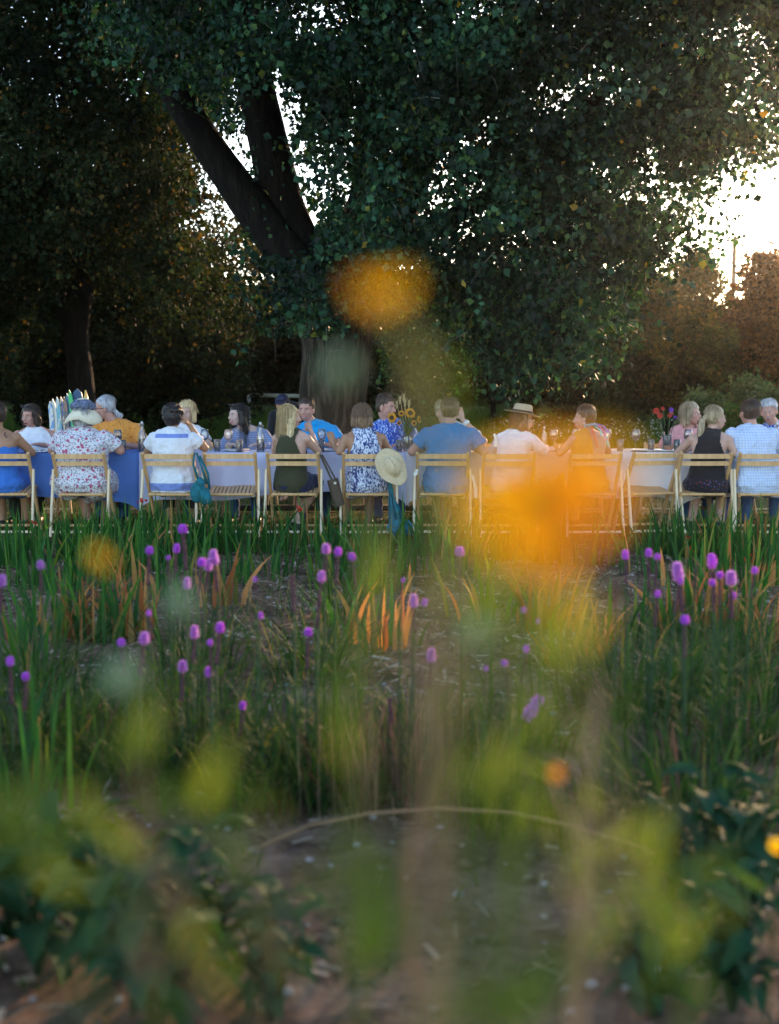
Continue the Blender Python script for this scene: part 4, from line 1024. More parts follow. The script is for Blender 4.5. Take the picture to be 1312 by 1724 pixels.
for u, Y, lab in [(207, 11.74, 'tumbler of water in front of the wine glass by the orange shirt'), (366, 11.85, 'tumbler of water between two empty wine glasses'), (403, 11.76, 'tumbler of water in front of the dark haired smiling woman'), (541, 11.75, 'tumbler beside the blonde and the turquoise shirt'), (672, 11.76, 'tumbler of water in front of the sunflower vase'), (897, 11.95, 'tumbler right of the white shirt'), (1044, 11.85, 'tumbler of water left of the turned empty chair'), (1096, 11.86, 'tumbler of water with glints left of the dahlia vase'), (1140, 11.8, 'tumbler right of the dahlia vase')]:
    ware('water_tumbler', u, Y, lab, 'tumbler', G2, ['cup', 'water'])
for u, Y, lab, s in [(240, 11.80, 'swing top bottle of water between the orange shirt and the white blouse', 1), (439, 11.78, 'swing top bottle half full beside the long blonde hair', .98), (699, 12.0, 'bottle behind the sunflowers, left of the blue polo', .95), (916, 11.95, 'bottle on the white cloth right of the fedora woman', .82), (1307, 12.0, 'bottle at the right edge by the grey haired man', .95)]:
    ware('water_bottle', u, Y, lab, 'bottle', G3, ['bottle', 'bwater', 'stop', 'wire'], s)
GP = 'plates on the table'
PL = me(MB().lathe([(.075, 0), (.08, .002), (.125, .016), (.125, .019), (.078, .006), (.02, .005)], seg=26), M_white, 'plate')
for u, Y, lab in [(398, 11.90, 'white plate behind the empty chair left'), (936, 11.83, 'white plate between fedora and orange top'), (1012, 11.82, 'white plate right of the orange top'), (1085, 11.88, 'white plate behind the turned empty chair'), (300, 12.2, 'white plate behind the white blouse'), (548, 11.9, 'white plate in front of the turquoise shirt'), (1125, 11.84, 'white plate in front of the pink blouse'), (90, 11.95, 'white plate in front of the woman in the white top')]:
    o = bpy.data.objects.new('dinner_plate', PL); link(o); o.location = (ux(u, Y), Y, TZ + .011); tag(o, lab, 'plate', GP)
def napkin(u, Y, label, s, seed, m=M_white):
    rg = random.Random(seed); n = 12; vs = []; fs = []
    for j in range(n + 1):
        for i in range(n + 1):
            x = (i / n - .5) * s; y = (j / n - .5) * s * .7
            e = max(0, 1 - (abs(x) / s * 2) ** 2.5) * max(0, 1 - (abs(y) / s * 2.8) ** 2.5)
            vs.append((x, y, .003 + e * s * (.22 + .13 * math.sin(i * 1.7 + seed) * math.cos(j * 1.9 + seed))))
    for j in range(n):
        for i in range(n): a = j * (n + 1) + i; fs.append((a, a + 1, a + n + 2, a + n + 1))
    o = MB().add(vs, fs).build('napkin', m, label=label, cat='napkin', group='napkins'); o.location = (ux(u, Y), Y, TZ + .011); o.rotation_euler.z = rg.uniform(0, 3)
napkin(925, 11.80, 'crumpled white napkin by the bottle near the fedora woman', .17, 1); napkin(905, 11.76, 'small crumpled napkin beside the white shirt', .11, 4); napkin(62, 11.72, 'white napkin on the cloth tinted with blue shade by the floral dress', .16, 2); napkin(77, 11.8, 'folded white napkin left of the floral dress', .12, 3)
M_card = plain('blue_card', (.12, .2, .55), .6, .3, 60, 0); M_phone = plain('dark_case', (.05, .04, .06), .3, .2, 5, 0); M_clay = plain('terracotta_pot', (.45, .2, .12), .7, .2, 20, .1)
o = MB().box((0, 0, .012), (.15, .1, .02)).build('menu_card', M_card, None, False, label='small blue printed card left of the white napkins', cat='card'); o.location = (ux(58, 11.68), 11.72, TZ + .011)
o = MB().beam((-.07, 0, .006), (.07, 0, .006), .07, .01, (0, 1, 0)).build('dark_phone', M_phone, label='dark phone lying on the cloth behind the turned empty chair', cat='phone'); o.location = (ux(1076, 11.75), 11.75, TZ + .012)
o = MB().lathe([(.03, 0), (.045, .05), (.047, .055), (.04, .055), (.03, .01)], seg=16).build('terracotta_dish', M_clay, label='small terracotta dish at the foot of the dahlia vase', cat='dish'); o.location = (ux(1126, 11.78), 11.78, TZ + .011)
M_sugar = plain('straw_block', (.5, .38, .2), .7, .3, 60, .2)
for u, lab in ((355, 'left of the tumbler between the wine glasses'), (383, 'at the foot of the middle wine glass')):
    o = MB().box((0, 0, .02), (.03, .03, .04)).build('wooden_block', M_sugar, None, False, label='little wooden block on the cloth ' + lab, cat='block', group='little wooden blocks'); o.location = (ux(u, 12.05), 12.05, TZ + .011)

# vases -------------------------------------------------------------------
M_disc = plain('sunflower_disc', (.05, .025, .01), .9, .5, 120, .5)
M_ray = leafmat('sunflower_ray', [(0, (.62, .30, .02)), (1, (.80, .45, .03))], .4, .5, .3, (1.2, 1, .6)); M_gstem = plain('vase_stem', (.06, .12, .04), .6, .3, 20, .1)
M_jar = glassmat('jar_glass', (.93, .97, .95), .05)
def sunflower(par, p, d, r=.045, m=M_ray, dm=M_disc, name='sunflower', n=17, c=.45, base=None, col=None):
    d = Vector(d).normalized(); q = d.to_track_quat('Z', 'Y').to_matrix(); vs = []; fs = []
    for k in range(n * 2):
        a = 2 * PI * k / n + (.5 * 2 * PI / n if k >= n else 0); rr = r * (1 if k < n else .9) * random.uniform(.85, 1.1); w = rr * .17; o_ = len(vs)
        ca, sa = math.cos(a), math.sin(a)
        for t, ww, z in ((.3, .5, 0), (.6, 1, .003), (.85, .7, .001), (1.0, .06, -.006)):
            for s in (-1, 1): vs.append(Vector(p) + q @ Vector((ca * rr * t - sa * w * ww * s, sa * rr * t + ca * w * ww * s, z + (.002 if k < n else 0))))
        for j in range(3): fs.append((o_ + 2 * j, o_ + 2 * j + 1, o_ + 2 * j + 3, o_ + 2 * j + 2))
    f = MB().add(vs, fs).build(name, m, par, False)
    MB().ell(Vector(p) + d * .004, (r * c, r * c, r * .16), q, 16, 8).build('seed_disc', dm, f)
    return f
def vase_sun():
    Y = 11.95; x0 = ux(686, Y); t = empty('flower_vase', (x0, Y, TZ + .0105), label='glass jar of sunflowers and wheat left of the blue polo', cat='vase')
    MB().lathe([(.035, 0), (.045, .02), (.045, .12), (.036, .15), (.038, .155), (.033, .15), (.042, .12), (.042, .02)], seg=18).build('jar', M_jar, t)
    rg = random.Random(4)
    def loc(u, v): p = at(u, v, Y); return Vector((p.x - x0, 0, p.z - t.location.z))
    for u, v, r, d in ((660, 703, .052, (-.6, -1, .1)), (676, 696, .032, (0, -1, .35)), (691, 695, .055, (.15, -1, .2)), (706, 706, .036, (.9, -.5, .2)), (697, 712, .03, (.3, -1, -.3)), (672, 712, .026, (-.3, -1, -.2))):
        p = loc(u, v) + Vector((0, rg.uniform(-.05, .03), 0)); sunflower(t, p, d, r)
        MB().tube([(0, 0, .02), p * .5 + Vector((0, 0, .02)), p], [.004, .0035, .003], 6).build('flower_stem', M_gstem, t)
    V, T = blades(np.zeros((34, 3)) + [0, 0, .1], np.array([rg.uniform(.14, .36) for _ in range(34)]), .018, np.array([rg.uniform(.1, .8) for _ in range(34)]), np.array([rg.uniform(0, 6.28) for _ in range(34)]), segs=3)
    tri_mesh('greenery', V, T, M_sword, t, kind='stuff')
    mw = plain('wheat_ear', (.55, .42, .2), .8, .3, 60, .3)
    for u, v in ((674, 668), (682, 672), (668, 676), (689, 674), (680, 664)):
        p = loc(u, v); mb = MB().tube([(0, 0, .1), p * .6, p], .0018, 5)
        for j in range(12): q = p - Vector((0, 0, .006 * j)); mb.ell(q + Vector(((-1) ** j * .005, 0, 0)), (.0035, .003, .008), None, 5, 4); mb.tube([q, q + Vector(((-1) ** j * .02, 0, .035))], .0007, 3, False)
        mb.build('wheat_ear', mw, t)
vase_sun()
def vase_dahlia():
    Y = 12.0; x0 = ux(1123, Y); t = empty('flower_vase', (x0, Y, TZ + .0105), label='glass vase of red and purple flowers left of the pink blouse', cat='vase')
    MB().lathe([(.034, 0), (.04, .01), (.043, .13), (.052, .15), (.048, .148), (.040, .13), (.036, .012)], seg=18).build('jar', M_jar, t)
    rg = random.Random(9); reds = plain('dahlia_red', (.55, .06, .04), .7, .4, 60, .2); pur = plain('statice_purple', (.22, .07, .5), .7, .3, 60, .2); pk = plain('dahlia_pink', (.6, .16, .2), .7, .3, 60, .2)
    for u, v, r, m, nm in ((1105, 692, .032, reds, 'dahlia'), (1111, 700, .030, reds, 'dahlia'), (1129, 690, .024, pur, 'purple_flower'), (1131, 697, .028, pk, 'dahlia'), (1126, 700, .02, reds, 'dahlia'), (1116, 688, .02, reds, 'dahlia'), (1138, 703, .018, pur, 'purple_flower')):
        p = at(u, v, Y); p = Vector((p.x - x0, rg.uniform(-.04, .03), p.z - t.location.z)); vs = []; fs = []
        for k in range(60):
            ph = math.acos(1 - 1.5 * (k + .5) / 60); a = k * 2.4; d = Vector((math.sin(ph) * math.cos(a), -math.cos(ph) * .6 + math.sin(ph) * .1, math.sin(ph) * math.sin(a) + .3)).normalized(); s = d.cross(Vector((.1, 1, .2))).normalized(); o_ = len(vs)
            vs += [p + d * r * .2, p + d * r * .7 + s * r * .2, p + d * r, p + d * r * .7 - s * r * .2]; fs.append((o_, o_ + 1, o_ + 2, o_ + 3))
        MB().add(vs, fs).build(nm, m, t, False)
        MB().tube([(0, 0, .02), p * .5, p], .003, 5).build('flower_stem', M_gstem, t)
    V, T = blades(np.zeros((40, 3)) + [0, 0, .12], np.array([rg.uniform(.12, .33) for _ in range(40)]), .02, np.array([rg.uniform(.05, .6) for _ in range(40)]), np.array([rg.uniform(0, 6.28) for _ in range(40)]), segs=3)
    tri_mesh('greenery', V, T, M_darkleaf, t, kind='stuff')
vase_dahlia()

# ---------------------------------------------------------------- ski chair
def ski_chair():
    Y = 13.9; x0 = ux(128, Y); t = empty('ski_chair', (x0, Y, 0), label='garden chair built from fanned old skis and a navy snowboard', cat='chair')
    def skimat(nm, c, c2, sc=30): 
        m, nt, n, l, b = newmat(nm); tn = noise(n, l, sc, 3, .6, stretch=(1, 1, .35)); r = ramp(n, [(.50, c), (.56, c2)]); l.new(tn.outputs[0], r.inputs[0]); l.new(r.outputs[0], b.inputs['Base Color']); b.inputs['Roughness'].default_value = .35; return m
    cols = [((.55, .55, .52), (.1, .25, .5)), ((.62, .60, .50), (.60, .58, .5)), ((.12, .32, .40), (.5, .5, .42)), ((.60, .50, .32), (.05, .1, .3)), ((.07, .07, .08), (.25, .12, .08)), ((.03, .10, .17), (.03, .14, .2)), ((.03, .40, .10), (.02, .3, .08))]
    tops = [(80, 676), (84, 671), (92, 668), (98, 668), (104, 668), (108, 662), (113, 656)]
    for i, ((u, v), (c, c2)) in enumerate(zip(tops, cols)):
        top = at(u, v, Y) - t.location; bot = Vector((-.30 + i * .045, -.02 * (i % 2), .42)); pts = []
        vs = []; fs = []; n = 14; w = .026
        for k in range(n + 1):
            f = k / n; p = bot.lerp(top, f) + Vector((-.10 * math.sin(f * PI) * -1 * .35, .10 * f * f + .02 * (i % 2), 0)); ww = w * (1 if f < .86 else math.sqrt(max(0, 1 - ((f - .86) / .14) ** 2)) + .02)
            vs += [p + Vector((-ww, 0, 0)), p + Vector((ww, -.012, 0)), p + Vector((ww, .004, 0)), p + Vector((-ww, .012, 0))]
        for k in range(n):
            for q in range(4): fs.append((k * 4 + q, k * 4 + (q + 1) % 4, k * 4 + 4 + (q + 1) % 4, k * 4 + 4 + q))
        fs.append((3, 2, 1, 0)); fs.append(tuple(n * 4 + q for q in range(4)))
        MB().add(vs, fs).build('ski', skimat('ski_graphic', c, c2), t, False)
    mbo = MB(); c = at(125, 674, Y) - t.location; vs = []; fs = []; n = 20; w = .066
    for k in range(n + 1):
        f = k / n; z = .45 + (c.z + .13 - .45) * f; ww = w * (1 if f < .8 else math.sqrt(max(0, 1 - ((f - .8) / .2) ** 2)) + .01); x = c.x * f + .02 * (1 - f)
        vs += [(x - ww, .10 * f * f + .05, z), (x + ww, .10 * f * f + .05, z), (x + ww, .10 * f * f + .065, z), (x - ww, .10 * f * f + .065, z)]
    for k in range(n):
        for q in range(4): fs.append((k * 4 + q, k * 4 + (q + 1) % 4, k * 4 + 4 + (q + 1) % 4, k * 4 + 4 + q))
    mbo.add(vs, fs).build('snowboard', skimat('navy_snowboard', (.012, .05, .13), (.03, .10, .2), 9), t, False)
    p = at(139, 657, Y) - t.location; MB().tube([(.12, .06, .5), (p.x + .01, .12, p.z - .1), (p.x, .14, p.z)], [.03, .026, .008], 8).build('ski', skimat('yellow_ski', (.75, .5, .15), (.7, .45, .1)), t)
    for s in (-1, 1):
        MB().beam((s * .36, -.45, 0), (s * .36, -.45, .55), .08, .03, (1, 0, 0)).build('leg', M_brownleg, t, False); MB().beam((s * .36, .25, 0), (s * .36, .1, .6), .08, .03, (1, 0, 0)).build('leg', M_brownleg, t, False)
        MB().beam((s * .38, -.5, .57), (s * .38, .3, .62), .1, .025, (1, 0, 0)).build('armrest', M_brownleg, t, False)
    for k in range(6): MB().beam((-.34, -.45 + k * .09, .36 - k * .012), (.34, -.45 + k * .09, .36 - k * .012), .075, .018, (0, 1, 0)).build('seat_slat', M_brownleg, t, False)
ski_chair()
# ---------------------------------------------------------------- people
PENDING = []
FOLD1 = bpy.data.textures.new('cloth_folds', 'CLOUDS'); FOLD1.noise_scale = .085; FOLD1.noise_depth = 1
FOLD2 = bpy.data.textures.new('cloth_creases', 'CLOUDS'); FOLD2.noise_scale = .035; FOLD2.noise_depth = 1
def remesh_later(o, vox, it=3, keep=None, dec=None, fold=0):
    m = o.modifiers.new('r', 'REMESH'); m.mode = 'VOXEL'; m.voxel_size = vox; m.use_smooth_shade = True
    if it: s = o.modifiers.new('s', 'SMOOTH'); s.factor = .5; s.iterations = it
    if fold:
        for (tx, k) in ((FOLD1, 1.0), (FOLD2, .45)): q = o.modifiers.new('f', 'DISPLACE'); q.texture = tx; q.strength = fold * k; q.mid_level = .5; q.texture_coords = 'LOCAL'
    if dec: d = o.modifiers.new('d', 'DECIMATE'); d.ratio = dec
    PENDING.append((o, keep))
def flush():
    dg = bpy.context.evaluated_depsgraph_get()
    new = []
    for o, keep in PENDING:
        new.append(bpy.data.meshes.new_from_object(o.evaluated_get(dg)))
    for (o, keep), me in zip(PENDING, new):
        old = o.data; mats = [m for m in old.materials]
        o.modifiers.clear(); o.data = me; me.name = o.name
        if not me.materials:
            for m in mats: me.materials.append(m)
        if keep:
            bm = bmesh.new(); bm.from_mesh(me)
            bmesh.ops.delete(bm, geom=[f for f in bm.faces if not keep(f.calc_center_median())], context='FACES'); bm.to_mesh(me); bm.free()
        me.polygons.foreach_set('use_smooth', [True] * len(me.polygons))
        bpy.data.meshes.remove(old)
    PENDING.clear()

def skinmat(name, c):
    m, nt, n, l, b = newmat(name)
    t = noise(n, l, 14, 4, .6); r = ramp(n, [(.3, tuple(x * .84 for x in c)), (.7, (c[0] * 1.06, c[1] * 1.02, c[2]))]); l.new(t.outputs[0], r.inputs[0]); l.new(r.outputs[0], b.inputs['Base Color'])
    b.inputs['Roughness'].default_value = .5; b.inputs['Subsurface Weight'].default_value = 0; t2 = noise(n, l, 120, 3, .5); bump(n, l, b, t2.outputs[0], .12, .003); return m
SK = dict(fair=skinmat('fair_skin', (.60, .36, .28)), pink=skinmat('ruddy_skin', (.56, .29, .22)), tan=skinmat('tanned_skin', (.42, .22, .13)), pale=skinmat('pale_skin', (.66, .44, .36)))
def hairmat(name, c0, c1, st=(60, 60, 6)):
    m, nt, n, l, b = newmat(name)
    t = noise(n, l, 1.0, 4, .65, stretch=st); r = ramp(n, [(.36, c0), (.64, c1)]); l.new(t.outputs[0], r.inputs[0]); l.new(r.outputs[0], b.inputs['Base Color'])
    b.inputs['Roughness'].default_value = .42; b.inputs['Specular IOR Level'].default_value = .45; bump(n, l, b, t.outputs[0], .9, .012)
    return m
HR = dict(brown=hairmat('brown_hair', (.022, .012, .008), (.075, .04, .024)), black=hairmat('black_hair', (.008, .006, .006), (.035, .022, .018)), blond=hairmat('blond_hair', (.34, .21, .09), (.82, .62, .34)),
          ash=hairmat('ash_blond_hair', (.18, .12, .07), (.55, .42, .26)), grey=hairmat('grey_hair', (.25, .25, .28), (.60, .60, .64)), auburn=hairmat('auburn_hair', (.06, .025, .012), (.22, .10, .05)),
          bob=hairmat('highlighted_hair', (.08, .045, .028), (.34, .21, .12)), ginger=hairmat('light_brown_hair', (.10, .05, .025), (.24, .13, .07)))
def fabmat(name, c, folds=.6, rough=.85):
    m, nt, n, l, b = newmat(name)
    t = noise(n, l, 9, 5, .62, stretch=(1, 1, .55)); r = ramp(n, [(.3, tuple(x * .9 for x in c)), (.7, c)]); l.new(t.outputs[0], r.inputs[0]); l.new(r.outputs[0], b.inputs['Base Color'])
    b.inputs['Roughness'].default_value = rough; b.inputs['Specular IOR Level'].default_value = .25; b.inputs['Sheen Weight'].default_value = .15
    bump(n, l, b, t.outputs[0], folds, .035); return m, n, l, b, r.outputs[0]
def spots(n, l, base, scale, thr, col, seed=0, rnd=1.0, soft=.04):
    tc = n.new('ShaderNodeTexCoord'); mp = n.new('ShaderNodeMapping'); mp.inputs['Location'].default_value = (seed, seed * 1.7, seed * .3)
    v = n.new('ShaderNodeTexVoronoi'); v.inputs['Scale'].default_value = scale; v.inputs['Randomness'].default_value = rnd
    l.new(tc.outputs['Object'], mp.inputs[0]); l.new(mp.outputs[0], v.inputs['Vector'])
    nz = n.new('ShaderNodeTexNoise'); nz.inputs['Scale'].default_value = scale * 3; l.new(tc.outputs['Object'], nz.inputs[0])
    ad = n.new('ShaderNodeMath'); ad.operation = 'MULTIPLY_ADD'; ad.inputs[1].default_value = .25; l.new(nz.outputs[0], ad.inputs[0]); l.new(v.outputs['Distance'], ad.inputs[2])
    mr = n.new('ShaderNodeMapRange'); mr.inputs[1].default_value = thr + .125 + soft; mr.inputs[2].default_value = thr + .125 - soft; l.new(ad.outputs[0], mr.inputs[0])
    return mix(n, l, mr.outputs[0], base, col)
def F_plain(name, c, folds=.6): return fabmat(name, c, folds)[0]
def F_floral():
    m, n, l, b, o = fabmat('floral_fabric', (.72, .70, .76), .4)
    o = spots(n, l, o, 50, .34, (.20, .21, .28), 3); o = spots(n, l, o, 40, .24, (.35, .12, .20), 8); o = spots(n, l, o, 21, .30, (.46, .09, .18), 1, 1, .02); l.new(o, b.inputs['Base Color']); return m
def F_darkfloral():
    m, n, l, b, o = fabmat('dark_floral_fabric', (.012, .012, .022), .4)
    o = spots(n, l, o, 45, .26, (.10, .14, .35), 3); o = spots(n, l, o, 40, .2, (.30, .05, .04), 9); l.new(o, b.inputs['Base Color']); return m
def F_bands(name, c0, c1, sc, dist, thr=(.46, .54)):
    m, n, l, b, o = fabmat(name, c0, .4)
    tc = n.new('ShaderNodeTexCoord'); nz = n.new('ShaderNodeTexNoise'); nz.inputs['Scale'].default_value = sc; nz.inputs['Distortion'].default_value = dist; nz.inputs['Detail'].default_value = 2
    mp = n.new('ShaderNodeMapping'); mp.inputs['Scale'].default_value = (1.6, 1, .8); l.new(tc.outputs['Object'], mp.inputs[0]); l.new(mp.outputs[0], nz.inputs['Vector'])
    r = ramp(n, [(thr[0], c0), (thr[1], c1)]); l.new(nz.outputs[0], r.inputs[0]); l.new(r.outputs[0], b.inputs['Base Color']); return m
def F_check():
    m, n, l, b, o = fabmat('checked_shirt_fabric', (.66, .72, .84), .5)
    tc = n.new('ShaderNodeTexCoord'); outs = []
    for ax in ('X', 'Z'):
        w = n.new('ShaderNodeTexWave'); w.bands_direction = ax; w.inputs['Scale'].default_value = 13; l.new(tc.outputs['Object'], w.inputs[0])
        r = ramp(n, [(.62, (1, 1, 1)), (.8, (.76, .84, 1.0))]); l.new(w.outputs[0], r.inputs[0]); o = mix(n, l, 1.0, o, r.outputs[0], 'MULTIPLY')
    l.new(o, b.inputs['Base Color']); return m
def F_stripe():
    m, n, l, b, o = fabmat('striped_knit', (.22, .26, .42), .5)
    tc = n.new('ShaderNodeTexCoord'); w = n.new('ShaderNodeTexWave'); w.bands_direction = 'Z'; w.inputs['Scale'].default_value = 18; l.new(tc.outputs['Object'], w.inputs[0])
    r = ramp(n, [(.4, (.55, .58, .7)), (.6, (1, 1, 1))]); l.new(w.outputs[0], r.inputs[0]); l.new(mix(n, l, 1.0, (.30, .34, .50), r.outputs[0], 'MULTIPLY'), b.inputs['Base Color']); return m
def F_blouse():
    """white with two blue bands, at the yoke and above the hem"""
    m, n, l, b, o = fabmat('white_blouse_fabric', (.78, .78, .84), .7)
    tc = n.new('ShaderNodeTexCoord'); sp = n.new('ShaderNodeSeparateXYZ'); l.new(tc.outputs['Object'], sp.inputs[0])
    for z0, z1 in ((.882, .918), (.405, .475)):
        a = n.new('ShaderNodeMath'); a.operation = 'GREATER_THAN'; a.inputs[1].default_value = z0; l.new(sp.outputs['Z'], a.inputs[0])
        c = n.new('ShaderNodeMath'); c.operation = 'LESS_THAN'; c.inputs[1].default_value = z1; l.new(sp.outputs['Z'], c.inputs[0])
        d = n.new('ShaderNodeMath'); d.operation = 'MULTIPLY'; l.new(a.outputs[0], d.inputs[0]); l.new(c.outputs[0], d.inputs[1])
        ax = n.new('ShaderNodeMath'); ax.operation = 'ABSOLUTE'; l.new(sp.outputs['X'], ax.inputs[0]); lx = n.new('ShaderNodeMath'); lx.operation = 'LESS_THAN'; lx.inputs[1].default_value = .15 if z0 > .8 else 9; l.new(ax.outputs[0], lx.inputs[0]); d2 = n.new('ShaderNodeMath'); d2.operation = 'MULTIPLY'; l.new(d.outputs[0], d2.inputs[0]); l.new(lx.outputs[0], d2.inputs[1]); e = n.new('ShaderNodeMath'); e.operation = 'MULTIPLY'; e.inputs[1].default_value = .8; l.new(d2.outputs[0], e.inputs[0])
        o = mix(n, l, e.outputs[0], o, (.07, .16, .58))
    l.new(o, b.inputs['Base Color']); return m
def F_orange():
    m, n, l, b, o = fabmat('orange_print_fabric', (.80, .32, .06), .5); o = spots(n, l, o, 26, .16, (.28, .10, .03), 2); l.new(o, b.inputs['Base Color']); return m
FB = dict(blue=F_plain('blue_dress_fabric', (.05, .18, .62)), white=F_plain('white_knit', (.80, .80, .86)), floral=F_floral(), orange=F_orange(), blouse=F_blouse(), stripe=F_stripe(), black=F_plain('black_fabric', (.014, .014, .018)),
          navy=F_plain('navy_jersey', (.02, .025, .07)), olive=F_plain('dark_olive_top', (.05, .05, .025)), turq=F_plain('turquoise_fabric', (.01, .33, .72)), batik=F_bands('batik_fabric', (.015, .045, .20), (.66, .72, .88), 20, 2.2),
          hawaii=F_bands('blue_print_fabric', (.02, .08, .42), (.45, .55, .85), 24, 1.2, (.5, .6)), polo=F_plain('blue_polo_fabric', (.008, .20, .46), .9), shirt=F_plain('white_shirt_fabric', (.80, .80, .86), .9), pinkb=F_plain('pink_blouse_fabric', (.80, .36, .36)),
          check=F_check(), dfloral=F_darkfloral(), jeans=F_plain('blue_denim', (.05, .11, .30)), khaki=F_plain('khaki_cotton', (.25, .20, .13)), amber=F_plain('amber_fabric', (.68, .27, .05)), charcoal=F_plain('charcoal_cotton', (.03, .03, .035)))
M_eyew = plain('eye_white', (.7, .68, .66), .3, .05, 5, 0); M_iris = plain('dark_iris', (.03, .02, .015), .2, .1, 5, 0); M_lip = plain('lips', (.42, .13, .11), .4, .1, 20, 0); M_teeth = plain('teeth', (.75, .73, .68), .3, .05, 5, 0)
M_glassf = plain('spectacle_frame', (.03, .025, .03), .3, .2, 5, 0); M_pearl = plain('pearl', (.8, .8, .8), .25, .05, 5, 0); M_shade = plain('dark_lens', (.02, .012, .015), .12, .1, 5, 0, spec=.7)
M_straw1 = plain('natural_straw', (.62, .48, .30), .85, .22, 90, .5); M_straw2 = plain('panama_straw', (.52, .36, .22), .8, .15, 90, .4); M_band = plain('dark_hat_band', (.02, .014, .02), .7, .2, 30, .1); M_cream = plain('cream_hat_cloth', (.78, .68, .52), .9, .1, 25, .4)
M_greycloth = plain('grey_print_scarf', (.13, .15, .24), .85, .7, 45, .5); M_shoe = plain('dark_shoe', (.03, .022, .02), .5, .3, 20, .1)

